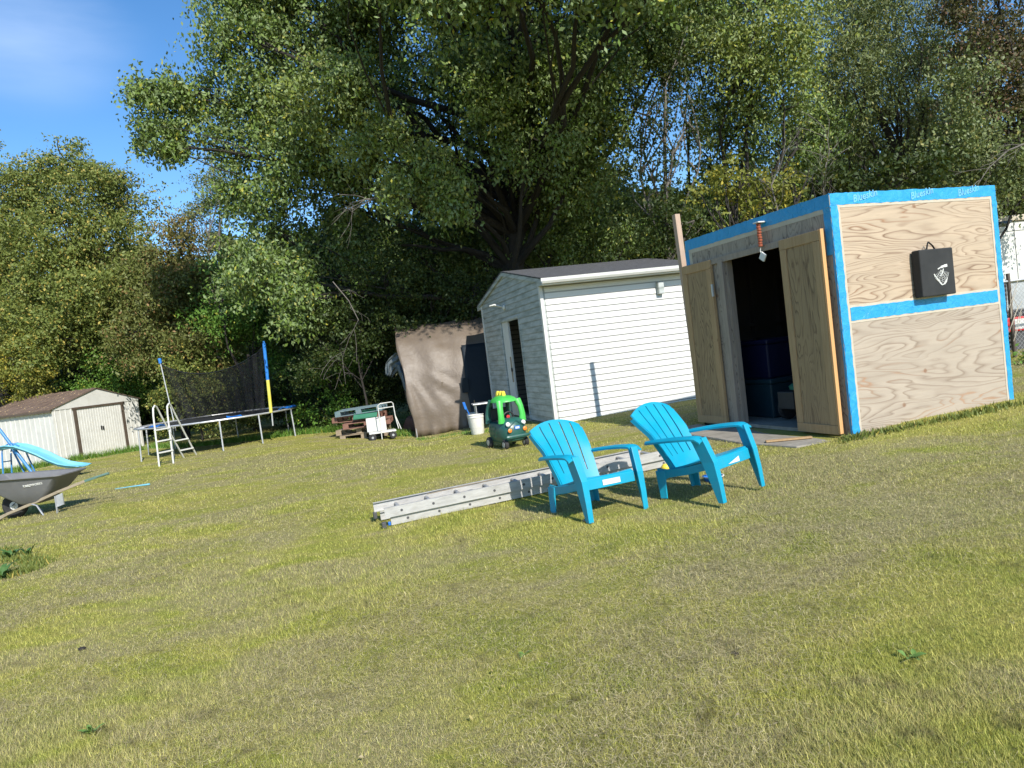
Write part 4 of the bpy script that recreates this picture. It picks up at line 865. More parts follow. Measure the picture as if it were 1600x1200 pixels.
# ------------------------------------------------------------------ extension ladder lying in the grass
def ladder():
    a = Vector((-1.32, 6.44, 0)); b = Vector((1.56, 7.33, 0)); d = (b-a).normalized(); L = (b-a).length; ang = atan2(d.y, d.x)
    a.z = g(a.x, a.y); zb = g(b.x, b.y); t = thing('extension_ladder', 'aluminium extension ladder lying flat in the grass behind the chairs', 'ladder', a, (0, -atan2(zb-a.z, L), ang))
    W_ = .40; 
    def rail(x0, x1, y, z0, h, out, name='rail'):
        # C channel
        q = MB(); q.box(x0, x1, y-.003, y+.003, z0, z0+h); q.box(x0, x1, min(y, y-out*.028)-.0, max(y, y-out*.028)+.0, z0+h-.0045, z0+h+.0005); q.box(x0, x1, min(y, y-out*.028), max(y, y-out*.028), z0-.0005, z0+.0045)
        o = q.build(name, M['alu'], t); 
        k = 0
        while .16+k*.305 < x1-x0-.05:
            MB().lathe([(.002,-.006),(.013,-.006),(.013,.0),(.002,.002)], 12, Matrix.Rotation(pi/2, 4, 'X')).build('rung_end', M['alu_dark'], o, loc=(x0+.16+k*.305, y - (.004 if y < .1 else -.004), z0+h*.5)); k += 1
        return o
    # upper section, lower section (narrower, beneath)
    rail(0, L-.04, 0, .095, .092, -1); rail(-.06, L-.12, W_, .095, .092, 1)
    rail(.05, L+.05, .030, .012, .078, -1); rail(-.01, L-.02, W_-.030, .012, .078, 1)
    k = 0
    while .16+k*.305 < L-.08:
        x = .16+k*.305; MB().tube([(x, .004, .14), (x, W_-.004, .14)], .017, 10, sq=.8).build('rung', M['alu'], t, smooth=True); k += 1
    k = 0
    while .24+k*.305 < L-.1:
        x = .24+k*.305; MB().tube([(x, .034, .05), (x, W_-.034, .05)], .015, 10, sq=.8).build('rung', M['alu'], t, smooth=True); k += 1
    MB().box(.02, .045, .022, .03, .015, .05).build('rope_bracket', M['bluepl'], t, bevel=.004)
    MB().box(-.075, -.04, W_-.04, W_+.01, .03, .095).build('rubber_foot', M['alu_dark'], t, bevel=.006); MB().box(-.04, .0, -.01, .035, .0, .06).build('rubber_foot', M['alu_dark'], t, bevel=.006)
    MB().tube([(.45,.2,.2),(.7,.26,.192),(.95,.3,.192),(1.2,.22,.2)], .004, 6).build('rope', M['oldwood'], t)
ladder()
tag(MB().lathe([(.0,0),(.035,.005),(.05,.03),(.045,.06),(.025,.08),(.0,.082)], 16, cap=False).build('toy_ball', M['yellow'], None, smooth=True, loc=onground(1041, 737)), 'small yellow plastic toy lying by the far end of the ladder', 'toy')
tub2 = thing('plastic_tub', 'shallow blue and white tub in the shade beneath the right chair', 'tub', onground(1115, 752)); MB().lathe([(.07,0),(.095,.05),(.09,.05),(.065,.006)], 20).build('bowl', M['bluepl'], tub2, smooth=True); MB().lathe([(.093,.047),(.102,.05),(.102,.056),(.09,.056)], 20, cap=False).build('rim', M['white_plastic'], tub2, smooth=True)

# ------------------------------------------------------------------ toy car
def toy_car():
    p = Vector((-.16, 10.72, g(-.16, 10.7))); yaw = radians(154)
    t = thing('toy_car', 'green ride on toy car with a yellow crest by the white shed door', 'toy car', p, atan2(cos(yaw), sin(yaw)))   # local +x forward
    def se(cx, a, b, z, n=24, e=3.2, xs=0):
        out = []
        for k in range(n):
            th = 2*pi*k/n; c_, s_ = cos(th), sin(th); out.append((cx + a*math.copysign(abs(c_)**(2/e), c_), b*math.copysign(abs(s_)**(2/e), s_), z))
        return out
    MB().loft([se(0,.30,.17,.10), se(.0,.345,.20,.13), se(0,.36,.215,.20), se(.0,.362,.218,.28), se(.0,.35,.213,.34), se(.0,.32,.20,.385), se(0,.28,.17,.40)]).build('body', M['gdark'], t, smooth=True)
    MB().loft([se(.2,.15,.19,.33,e=2.6), se(.19,.14,.18,.40,e=2.4), se(.16,.11,.15,.445,e=2.2), se(.14,.06,.09,.46,e=2)]).build('hood', M['gdark'], t, smooth=True)
    MB().loft([se(.355,.022,.19,.165,e=4), se(.36,.026,.20,.19,e=4), se(.355,.022,.19,.21,e=4)]).build('bumper', M['gdark'], t, smooth=True)
    # canopy: dome with four pillars
    rings = []
    for z, a, b, cx in ((.705,.235,.185,.0), (.72,.232,.183,.0), (.755,.20,.16,-.01), (.785,.14,.115,-.02), (.80,.06,.05,-.02)): rings.append(se(cx, a, b, z, e=2.6))
    MB().loft(rings).build('canopy', M['gpale'], t, smooth=True)
    MB().box(.02, .10, -.05, .05, .772, .79).build('roof_slot', M['black'], t, bevel=.01)
    for s in (-1, 1):
        MB().tube([(.215, s*.175, .40), (.225, s*.18, .50), (.205, s*.172, .62), (.16, s*.15, .72)], [.06, .047, .046, .06], 12, sq=.75).build('front_pillar', M['gpale'], t, smooth=True)
        MB().tube([(-.27, s*.17, .38), (-.265, s*.178, .50), (-.23, s*.17, .62), (-.17, s*.14, .73)], [.06, .045, .038, .045], 12, sq=.75).build('rear_pillar', M['gdark'], t, smooth=True)
        # wheels
        for x, r_ in ((.24, .075), (-.25, .085)):
            wl = MB().lathe([(.03,-.028),(r_*.8,-.032),(r_,-.02),(r_,.02),(r_*.8,.032),(.03,.028)], 22, Matrix.Translation((x, s*(.205 if x < 0 else .17), r_)) @ Matrix.Rotation(pi/2, 4, 'X')).build('wheel', M['tyre'], t, smooth=True)
            MB().lathe([(.0,-.036),(r_*.5,-.035),(r_*.55,.035),(.0,.036)], 16, Matrix.Translation((x, s*(.205 if x < 0 else .17), r_)) @ Matrix.Rotation(pi/2, 4, 'X')).build('hubcap', M['steel'], wl, smooth=True)
        MB().lathe([(.0,0),(.034,.004),(.036,.018),(.024,.03),(0,.034)], 16, Matrix.Translation((.315, s*.13, .375)) @ Matrix.Rotation(radians(72), 4, 'Y')).build('headlight', M['white_paint'], t, smooth=True)
        MB().lathe([(.0,0),(.03,.003),(.032,.014),(.02,.022),(0,.024)], 16, Matrix.Translation((.352, s*.125, .285)) @ Matrix.Rotation(pi/2, 4, 'Y')).build('indicator', M['orange'], t, smooth=True)
        mb = MB()
        for i, (x, z) in enumerate(((-.16,.33),(-.06,.34),(.04,.32),(-.2,.26),(-.11,.27),(-.01,.27),(.08,.25),(-.15,.20),(-.05,.2),(.04,.19))): mb.add([(x-.016,s*.221,z),(x,s*.223,z+.026),(x+.016,s*.221,z),(x,s*.222,z-.02)], [(0,1,2,3)] if s < 0 else [(3,2,1,0)])
        mb.build('scale_marks', M['palletgreen'], t, solid=.002)
    for i, x in enumerate((-.19, -.09, .01)): MB().loft([[(x-.04,-.03,.775),(x+.035,-.03,.775),(x+.035,.03,.775),(x-.04,.03,.775)], [(x-.022,-.026,.835),(x+.03,-.026,.835),(x+.03,.026,.835),(x-.022,.026,.835)], [(x+.0,-.016,.868),(x+.028,-.016,.868),(x+.028,.016,.868),(x+.0,.016,.868)]]).build('crest_spike', M['yellow'], t, bevel=.006)
    pl = MB().box(.358, .366, -.045, .045, .29, .345).build('number_plate', M['bluepl'], t, bevel=.003); MB().box(.3662, .368, -.033, .033, .302, .333).build('plate_face', M['white_paint'], pl)
    MB().tube([(.345,-.15,.33),(.358,-.1,.36),(.36,-.05,.40),(.33,.0,.425),(.36,.05,.40),(.358,.1,.36),(.345,.15,.33)], .006, 6).build('hood_seam', M['gdark'], t, smooth=True)
    sw = MB().tube([(.10+.0*cos(a_), .085*cos(a_), .47+.075*sin(a_)) for a_ in [2*pi*i/18 for i in range(19)]], .013, 8).build('steering_wheel', M['black'], t, smooth=True); MB().lathe([(0,0),(.03,.002),(.03,.014),(0,.016)], 12, Matrix.Translation((.10,0,.47)) @ Matrix.Rotation(-pi/2, 4, 'Y')).build('horn', M['red'], sw)
    MB().loft([se(-.12,.12,.15,.395,e=3), se(-.13,.12,.15,.42,e=3)]).box(-.27,-.23,-.14,.14,.4,.6).build('seat', M['black'], t, bevel=.02)
toy_car()

# ------------------------------------------------------------------ brown tarp shelter
def shelter():
    o = onground(650, 684); ang = radians(9.5); t = thing('tarp_shelter', 'brown tarp covered half round shelter beside the white shed', 'shelter', o, ang)
    L_, W_ = 3.35, 2.9; H = at(612, 512, o.y+1.4).z - o.z
    def prof(s, x=0):      # s 0..1 from near foot over the top to the far foot
        th = pi*(1-s); c_, s_ = cos(th), sin(th); e = 2.15
        return W_/2 + W_/2*math.copysign(abs(c_)**(2/e), c_), H*abs(s_)**(2/e)
    rw = random.Random(2); NX, NS = 90, 64; mb = MB(); rows = []
    for i in range(NX+1):
        x = L_*i/NX; row = []
        for k in range(NS+1):
            s = k/NS; y, z = prof(s); inn = 1 if s < .5 else -1
            wv = mn.noise(Vector((x*1.1+z*1.3, z*.8-x*.5, 3.1)))*.05 + mn.noise(Vector((x*2.2+z*3.5, z*2-x*1.3, 7)))*.028 + mn.noise(Vector((x*1.5, z*9, 2)))*.02
            # diagonal tension folds falling from the left corner
            r_ = hypot(x-.1, z-2.0)*.85; a_ = atan2(2.0-z, x+.05)
            wv += .018*sin(a_*24+1.3*sin(r_*2))*max(0, 1-abs(r_-.9)/.95)*(1 if z < 1.75 else .2)
            sag = .05*sin(x*pi*2/1.45)**2 * (1 if z > .2 else .4)
            if z < .35: wv += .035*sin(x*9+z*16)*(1-z/.35) + .03*sin(x*23)*(1-z/.35)
            row.append((x + (.03*sin(z*5) if i == 0 else 0) - .20*z/H*max(0, 1-x/1.5), y + inn*(wv*.9+sag*.5), max(.0, z - sag*(.6 if z > 1.2 else 0) + (rw.uniform(0, .03) if k in (0, NS) else 0))))
        rows.append(row)
    me = MB(); me.loft(rows, close=False, cap=False); me.build('tarp_cover', M['tarp'], t, smooth=True, solid=.006)
    for x in (.03, 1.45, 3.3):
        MB().tube([(x, prof(k/16)[0]*.975+.03, max(0, prof(k/16)[1]-.045)) for k in range(17)], .02, 8).build('hoop', M['steel'], t, smooth=True)
    # dark sheet added for the shed's shadow on the right part of the tarp
    rows = []
    for i in range(25):
        x = 1.42 + (L_-.2-1.42)*i/24; row = []
        for k in range(24):
            z = .02+2.12*k/23; 
            if x < 1.45 and z < .8 : xx = x-.0
            else: xx = x
            yb = W_/2 - W_/2*(max(0, 1-(z/H)**2.15))**(1/2.15); row.append((xx + .015*sin(z*4), yb - .065 - .012*sin(x*5+z) , z))
        rows.append(row)
    me = MB(); me.loft(rows, close=False, cap=False); pn = me.build('shade_panel', M['navy'], t, smooth=True, solid=.005); pn['label'] = 'dark sheet standing in for the white shed shadow on the shelter side'
    MB().box(1.28, 1.45, -.045, -.038, .95, 1.32).build('shade_flap', M['navy'], t)  # step in the left edge of the painted shadow
    # end curtain: dark sheet and inside
    rows = []
    for i in range(14):
        y = .55 + 1.5*i/13; row = [(.40 - .2*k/10 + .03*sin(i*1.9), y, .42 + (1.95-.42)*k/10 - .10*sin(i*.5)) for k in range(11)]; rows.append(row)
    me = MB(); me.loft(rows, close=False, cap=False); me.build('end_curtain', M['navy'], t, smooth=True, solid=.005)
    MB().box(L_-.05, L_-.04, .1, W_-.1, 0, 2.0).build('rear_end_sheet', M['tarp'], t)
    # grey sheet bundled over the opening
    gs = thing('grey_sheet', 'crumpled grey sheet hanging in the open end of the brown shelter', 'sheet', o + Vector((-.06, .62, 1.80)), ang)
    rows = []; P_ = [(-.50,.6,-.22),(-.42,.55,.0),(-.30,.45,.12),(-.18,.4,.16),(-.06,.25,.06),(.0,.15,-.16),(.04,.1,-.45),(.09,.05,-.75),(.13,.03,-.98)]; W2 = [.10,.17,.20,.24,.26,.24,.22,.20,.14]
    for i in range(33):
        tt = i/32*8; k0 = min(7, int(tt)); ff = tt-k0; c_ = Vector(P_[k0]).lerp(Vector(P_[k0+1]), ff); wd = W2[k0]*(1-ff)+W2[k0+1]*ff; dd = (Vector(P_[k0+1])-Vector(P_[k0])).normalized(); sd_ = dd.cross(Vector((0,1,0))).normalized(); row = []
        for j in range(17):
            v = j/8-1; q3 = c_ + sd_*wd*v + Vector((0, -.06*(1-v*v) + .045*sin(v*9+i*.25) + .05*mn.noise(Vector((v*2, i*.22, 1))), 0)) + Vector((mn.noise(Vector((i*.3, v*1.5, 4)))*.05, 0, mn.noise(Vector((i*.3, v*1.5, 9)))*.04)); row.append(tuple(q3))
        rows.append(row)
    MB().loft(rows, close=False, cap=False).build('cloth', M['greycloth'], gs, smooth=True, solid=.008)
    MB().tube([(.12,.05,-.95),(.15,.05,-1.1),(.19,.05,-1.25)], [.11,.12,.03], 10, sq=.5).build('dark_corner', M['navy'], gs, smooth=True)
shelter()
def lump(name, label, cat, loc, r, m, seed, sz=(1,1,.8)):
    rr = random.Random(seed); bm = bmesh.new(); bmesh.ops.create_icosphere(bm, subdivisions=3, radius=r)
    for v in bm.verts: d = 1 + .35*mn.noise(v.co*3/r*.35 + Vector((seed,0,0))) + .12*mn.noise(v.co*9/r*.35); v.co = Vector((v.co.x*sz[0]*d, v.co.y*sz[1]*d, max(-r*.4, v.co.z*sz[2]*d)))
    me = bpy.data.meshes.new(name); bm.to_mesh(me); bm.free(); me.materials.append(m); me.polygons.foreach_set('use_smooth', [True]*len(me.polygons))
    o = bpy.data.objects.new(name, me); C.objects.link(o); o.location = Vector(loc) + Vector((0,0,r*.4)); return tag(o, label, cat)
import bmesh
lump('garbage_bag', 'black plastic bag slumped at the foot of the brown tarp', 'bag', onground(722, 668), .16, M['black_cloth'], 3)
lump('red_bundle', 'dark reddish bundle inside the open end of the shelter', 'bundle', onground(638, 676)+Vector((.12,.5,0)), .36, M['palletred'], 5, (.8, 1, .8))

# bucket, rods, folding table
def bucket(px, py, label, r_=.14, h=.36):
    t = thing('bucket', label, 'bucket', onground(px, py), .3, 'white pails by the shelter')
    MB().lathe([(r_*.82,0),(r_*.86,.01),(r_,h*.86),(r_*1.06,h*.87),(r_*1.06,h*.9),(r_,h*.9),(r_,h),(r_*1.05,h),(r_*1.05,h*1.02),(r_*.95,h*1.02),(r_*.93,h*.9),(r_*.8,.02)], 24).build('pail', M['white_plastic'], t, smooth=True)
    MB().tube([(r_*1.05*cos(a_), r_*1.05*sin(a_), h*.88 - .1*abs(sin(a_))) for a_ in [pi*i/12 for i in range(13)]], .004, 6).build('wire_handle', M['steel'], t, smooth=True)
    return t
bucket(747, 678, 'white plastic pail with junk sticking out beside the toy car'); bucket(741, 668, 'white plastic pail half hidden behind the nearer pail')
bp = onground(741, 672); s_ = thing('snow_shovel', 'blue handled tool leaning out of the white pail', 'tool', bp + Vector((-.03,.02,0)))
MB().tube([(0,0,.05),(-.05,0,.4),(-.1,0,.55)], .014, 8).build('shaft', M['bluepl'], s_, smooth=True); MB().loft([[(-.13,-.02,.5),(-.07,-.02,.5),(-.07,.02,.5),(-.13,.02,.5)],[(-.17,-.02,.68),(-.11,-.02,.68),(-.11,.02,.68),(-.17,.02,.68)]]).build('blade', M['bluepl'], s_, bevel=.008)
tag(MB().tube([(0,0,0),(-.01,0,.35),(-.015,0,.62)], .009, 6).build('wooden_stick', M['timber'], None, loc=bp+Vector((.10,.0,.08))), 'thin wooden stick standing upright in the white pail', 'stick')
ft = onground(772, 668); ftb = thing('folding_table', 'low pale table standing in the gap behind the toy car', 'table', ft + Vector((-.02,.35,0)), .15)
MB().box(-.4, .4, -.2, .2, .50, .53).build('tabletop', M['steel'], ftb, bevel=.01)
for x in (-.34, .34): MB().tube([(x,-.16,0),(x,-.16,.5)], .012, 6).tube([(x,.16,0),(x,.16,.5)], .012, 6).build('leg_pair', M['steel'], ftb)

# pallets and garden cart
def pallet(label, loc, rot, m, w_=1.2, d=1.0, name='pallet'):
    t = thing(name, label, 'pallet', loc, rot, 'old pallets piled behind the cart')
    mb = MB()
    for i in range(7): y = -d/2 + i*(d-.09)/6; mb.box(-w_/2, w_/2, y, y+.09, .118, .138)
    mb.build('deck_boards', m, t, bevel=.003); mb = MB()
    for y in (-d/2, -.05, d/2-.1): mb.box(-w_/2, w_/2, y, y+.1, 0, .018)
    mb.build('bottom_boards', m, t, bevel=.003)
    for x in (-w_/2, -.07, w_/2-.14):
        for y in (-d/2, -.05, d/2-.1): MB().box(x, x+.14, y, y+.1, .0181, .1179).build('block', m, t)
pbase = onground(582, 684); pbase = onground(572, 684)+Vector((-.05,.35,0)); print('PALLET', pbase, onground(598,687), onground(650,684))
pallet('dull wooden pallet at the bottom of the pile', pbase, (0,0,.06), M['oldwood']); pallet('grey wooden pallet second from the bottom of the pile', pbase+Vector((-.05,0,.145)), (0,0,-.05), M['oldwood'])
pallet('reddish wooden pallet in the middle of the pile, shifted to the right', pbase+Vector((.12,-.12,.30)), (0,0,.1), M['palletred']); pallet('reddish pallet leaning just under the blue one', pbase+Vector((-.12,.05,.46)), (0,.02,-.06), M['palletred'])
pallet('blue grey painted pallet on top of the pile', pbase+Vector((-.03,-.03,.64)), (0,-.03,.03), M['palletblue'])
tag(MB().box(-.3,.3,-.2,.2,0,.03).build('green_board', M['palletgreen'], None, bevel=.004, loc=pbase+Vector((.15,-.5,.60))), 'green board resting on the front of the pallet pile', 'board')
bpy.data.objects['green_board'].rotation_euler = (radians(25), 0, .05)
def cart():
    p = onground(598, 687)+Vector((0,.1,0)); t = thing('garden_cart', 'small flat cart with white panel and tall pale handle frame beside the shelter', 'cart', p, radians(14))
    MB().box(-.33, .33, -.18, .18, .17, .21).build('platform', M['white_paint'], t, bevel=.006)
    MB().box(-.36, .12, .12, .15, .215, .56).build('white_panel', M['white_paint'], t, bevel=.004)
    for x in (-.26, .24):
        for y in (-.17, .17):
            wl = MB().lathe([(.02,-.03),(.07,-.035),(.09,-.02),(.09,.02),(.07,.035),(.02,.03)], 16, Matrix.Translation((x, y, .09)) @ Matrix.Rotation(pi/2, 4, 'X')).build('wheel', M['tyre'], t, smooth=True)
            MB().lathe([(.0,-.04),(.03,-.04),(.03,.04),(.0,.04)], 10, Matrix.Translation((x, y, .09)) @ Matrix.Rotation(pi/2, 4, 'X')).build('hub', M['steel'], wl)
    MB().tube([(-.04,-.19,.02),(-.04,-.2,.5),(-.04,-.21,.86),(.02,-.21,.9),(.30,-.1,.9),(.34,-.08,.86),(.36,-.08,.5),(.40,-.08,.22)], .013, 8).tube([(-.04,-.2,.78),(.34,-.08,.78)], .011, 8).tube([(.36,-.08,.55),(.46,-.1,.2)], .011, 8).build('handle_frame', M['white_paint'], t, smooth=True)
cart()

# ------------------------------------------------------------------ trampoline
def trampoline():
    cx_, cy_, R_ = -8.13, 19.2, 2.06; p = Vector((cx_, cy_, g(cx_, cy_))); t = thing('trampoline', 'large round trampoline with a sagging black safety net and one blue and yellow pole', 'trampoline', p, 0)
    H = .77; cs = lambda a, r=R_: (r*cos(a), r*sin(a))
    MB().tube([(*cs(2*pi*i/56), H) for i in range(57)], .024, 8, cap=False).build('frame_ring', M['steel'], t, smooth=True)
    MB().lathe([(.02,H-.01),(R_-.22,H-.012),(R_-.22,H-.006),(.02,H-.004)], 48).build('jumping_mat', M['black'], t)
    mb = MB()
    for i in range(72): a = 2*pi*i/72; mb.tube([(*cs(a, R_-.03), H-.005), (*cs(a, R_-.22), H-.008)], .006, 5)
    mb.build('springs', M['steel'], t)
    rr = random.Random(8)
    for (a0, a1) in ((radians(-62), radians(-52)), (radians(-12), radians(18)), (radians(-118), radians(-110))):
        n = max(3, int((a1-a0)/.06)); rows = []
        for i in range(n+1):
            a = a0+(a1-a0)*i/n; rows.append([(*cs(a, R_+.03), H+.03+rr.uniform(0,.01)), (*cs(a, R_-.08), H+.05+rr.uniform(-.01,.03)), (*cs(a, R_-.24), H+.02+rr.uniform(0,.02))])
        MB().loft(rows, close=False, cap=False).build('torn_pad', M['bluepl'], t, solid=.012)
    for i, a in enumerate([radians(q) for q in (-5, -40, -67, -100, -135, 178, 150, 100, 50)]):
        x, y = cs(a); MB().tube([(x, y, H), (x*1.015, y*1.015, g(cx_+x, cy_+y)-p.z-.02)], .02, 8).build('leg', M['steel'], t, smooth=True)
    # poles
    def wpos(px, py, D): q = at(px, py, D); return q-p
    b0 = Vector((*cs(radians(-30), R_+.03), 0)); tops = wpos(412, 533, cy_+b0.y-.1)
    pr = thing_pole(t, b0, tops, H, True); bl = Vector((*cs(radians(148), R_-.0), 0)); topl = wpos(249, 560, cy_+bl.y); thing_pole(t, bl, topl, H, False)
    # net between the poles along the back of the ring, sagging
    NA, NZ = 60, 14; rows = []; A0, A1 = radians(148), radians(-30)+0
    for i in range(NA+1):
        u = i/NA; chord = topl.lerp(tops, u); sag = .62*sin(pi*u)**.6*(1-.25*u)
        top_ = Vector((chord.x, chord.y + .25*sin(pi*u), chord.z - .06 - sag)); bot = Vector((bl.x*(.93)*(1-u)+b0.x*.90*u, (bl.y)*(1-u)+b0.y*u + .55*sin(pi*u), H+.0)); row = []
        for k in range(NZ+1):
            v = k/NZ; q = bot.lerp(top_, v); fold = .07*sin(u*46+2.5*v)*(1-v*.6)*(1.2-sin(pi*u)) + .05*sin(u*90+v)*max(0, (u-.75)*4); q = q + Vector((0, fold, 0)); row.append(tuple(q))
        rows.append(row)
    MB().loft(rows, close=False, cap=False).build('safety_net', M['net'], t, smooth=True)
    MB().tube([r[-1] for r in rows], .012, 6).build('net_top_cord', M['black'], t, smooth=True)
def thing_pole(t, b, top, H, colour):
    if colour:
        q = b.lerp(top, .0); lo = Vector((b.x, b.y, H-.35)); MB().tube([lo, Vector((b.x*1.01, b.y, H+.02))], .02, 8).build('pole_foot', M['steel'], t, smooth=True)
        a = Vector((b.x, b.y, H)); mid = a.lerp(top, .46)
        MB().tube([a, mid], .042, 12).build('foam_sleeve', M['foamyellow'], t, smooth=True)['label'] = 'faded yellow lower foam sleeve'
        MB().tube([mid, top.lerp(a, .03)], .042, 12).tube([top.lerp(a, .03), top], .025, 8).build('foam_sleeve', M['foamblue'], t, smooth=True)['label'] = 'blue upper foam sleeve'
    else:
        a = Vector((b.x, b.y, H-.3)); MB().tube([a, top], .017, 8).build('pole', M['steel'], t, smooth=True); MB().tube([top.lerp(a, .07), top], .045, 8).build('pole_cap', M['foamblue'], t, smooth=True)
trampoline()
def step_ladder():
    # A-frame pool ladder: px anchored feet
    nl, nr, fr = onground(249, 729), onground(271, 724), onground(307, 711); p = nl.copy(); t = thing('pool_ladder', 'white a frame ladder with looped handrails against the trampoline', 'ladder', p, 0)
    n1 = Vector((0,0,0)); n2 = nr-p; wv = n2; fr2 = fr-p; f1 = fr2-wv; f1.z = fr2.z
    Hh = 1.32; 
    for k, (a, c_) in enumerate(((n1, f1), (n2, fr2))):
        d = (c_-a); ap1 = a + d*.08 + Vector((0,0,Hh)); ap2 = a + d*.22 + Vector((0,0,Hh+.01))
        MB().tube([a, a + d*.02 + Vector((0,0,.5)), a + d*.05 + Vector((0,0,1.15)), ap1, a + d*.15 + Vector((0,0,Hh+.05)), ap2, a + d*.32 + Vector((0,0,1.15)), a + d*.62+Vector((0,0,.62)), c_], .02, 10).build('side_rail', M['white_paint'], t, smooth=True)
    for z in (.30, .56, .82): q = n1.lerp(f1, .03)+Vector((0,0,z)); r_ = n2.lerp(fr2, .03)+Vector((0,0,z)); MB().bar(q, r_, .09, .03).build('step', M['white_paint'], t, bevel=.006)
    for z, s in ((.2, .88), (.46, .72)): q = n1 + (f1)*s + Vector((0,0,z)); r_ = n2 + (fr2-n2)*s + Vector((0,0,z)); MB().bar(q, r_, .09, .03).build('step', M['white_paint'], t, bevel=.006)
step_ladder()

# ------------------------------------------------------------------ metal shed
def metal_shed():
    B = Vector((-12.62, 23.6, 0)); dr = az(20); L_ = 3.05; A = B - dr*L_; zb = EYE-1.67; t = thing('metal_shed', 'cream ribbed metal shed with brown trimmed sliding doors and a leaf strewn roof', 'shed', (A.x, A.y, zb), radians(70))
    D_, H, Hr = 3.2, 1.62, 2.12; K = L_/2
    def ribs(mb, a0, a1, face, z0, zf, pitch=.15, d=.014):
        n = int((a1-a0)/pitch); 
        for i in range(n):
            x = a0 + (a1-a0)*(i+.5)/n; zt = zf(x); hw = .018
            if face == 'y': mb.add([(x-hw,0,z0),(x-hw*.5,-d,z0),(x+hw*.5,-d,z0),(x+hw,0,z0),(x-hw,0,zt),(x-hw*.5,-d,zt),(x+hw*.5,-d,zt),(x+hw,0,zt)], [(0,1,5,4),(1,2,6,5),(2,3,7,6),(4,5,6,7),(0,3,2,1)])
            else: mb.add([(0,x-hw,z0),(-d,x-hw*.5,z0),(-d,x+hw*.5,z0),(0,x+hw,z0),(0,x-hw,zt),(-d,x-hw*.5,zt),(-d,x+hw*.5,zt),(0,x+hw,zt)], [(4,5,1,0),(5,6,2,1),(6,7,3,2),(7,6,5,4),(1,2,3,0)])
    mb = MB(); ribs(mb, 0, .68, 'y', 0, lambda x: H-.02); ribs(mb, 2.42, L_, 'y', 0, lambda x: H-.02); mb.box(0, L_, .002, .03, 0, H); mb.build('front_wall', M['metal_cream'], t)
    mb = MB(); ribs(mb, .05, D_, 'x', 0, lambda x: H-.02, .2); mb.box(.002, .03, .03, D_, 0, H).box(L_-.03, L_, .03, D_, 0, H).box(.03, L_-.03, D_-.03, D_, 0, H); mb.build('side_wall', M['metal_cream'], t)
    MB().add([(0,-.02,H+.05),(L_,-.02,H+.05),(K,-.02,Hr),(0,.01,H+.05),(L_,.01,H+.05),(K,.01,Hr),(0,-.02,H-.02),(L_,-.02,H-.02),(0,.01,H-.02),(L_,.01,H-.02)], [(0,6,7,1),(0,1,2),(5,4,3),(0,2,5,3),(1,4,5,2),(6,8,9,7),(1,7,9,4),(0,3,8,6)]).build('gable', M['metal_cream'], t)
    mb = MB()
    for s in (0, 1):
        f = (lambda x: x) if s == 0 else (lambda x: L_-x); a = (-.1, H); b = (K, Hr+.015)
        mb.add([(f(a[0]),-.06,a[1]),(f(a[0]),D_+.1,a[1]),(f(b[0]),D_+.1,b[1]),(f(b[0]),-.06,b[1]),(f(a[0]),-.06,a[1]+.02),(f(a[0]),D_+.1,a[1]+.02),(f(b[0]),D_+.1,b[1]+.02),(f(b[0]),-.06,b[1]+.02)], [(0,3,2,1),(4,5,6,7),(0,4,7,3),(1,2,6,5),(0,1,5,4)])
        for i in range(9): 
            y = .1+i*.36; mb.add([(f(a[0]),y,a[1]+.021),(f(a[0]),y+.03,a[1]+.021),(f(b[0]),y+.03,b[1]+.021),(f(b[0]),y,b[1]+.021),(f(a[0]),y+.015,a[1]+.04),(f(b[0]),y+.015,b[1]+.04)], [(0,4,5,3),(4,1,2,5),(0,1,4),(3,5,2)])
    mb.build('roof', M['roofleaf'], t)
    MB().box(-.11, -.085, -.065, D_+.1, H-.06, H+.0).build('eave_trim', M['brown_trim'], t)
    MB().box(.62, 2.48, -.045, -.021, H-.07, H-.005).build('door_track', M['brown_trim'], t)
    MB().box(.66, .76, -.035, -.0, 0, H-.07).build('door_post', M['brown_trim'], t); MB().box(2.34, 2.44, -.035, .0, 0, H-.07).build('door_post', M['brown_trim'], t)
    for k, (x0, x1) in enumerate(((.76, 1.55), (1.553, 2.34))):
        mb = MB(); mb.box(x0, x1, -.012, .0, .02, H-.07); n = 9
        for i in range(n): x = x0+(x1-x0)*(i+.5)/n; mb.add([(x-.016,-.012,.02),(x,-.02,.02),(x+.016,-.012,.02),(x-.016,-.012,H-.08),(x,-.02,H-.08),(x+.016,-.012,H-.08)], [(0,1,4,3),(1,2,5,4),(3,4,5),(0,2,1)])
        d = mb.build('door', M['metal_cream'], t)
        if k == 0: MB().box(1.50, 1.54, -.045, -.021, .82, .94).build('handle', M['black'], d, bevel=.004)
        else: MB().box(1.57, 1.61, -.045, -.021, .80, .92).build('handle', M['black'], d, bevel=.004)
metal_shed()

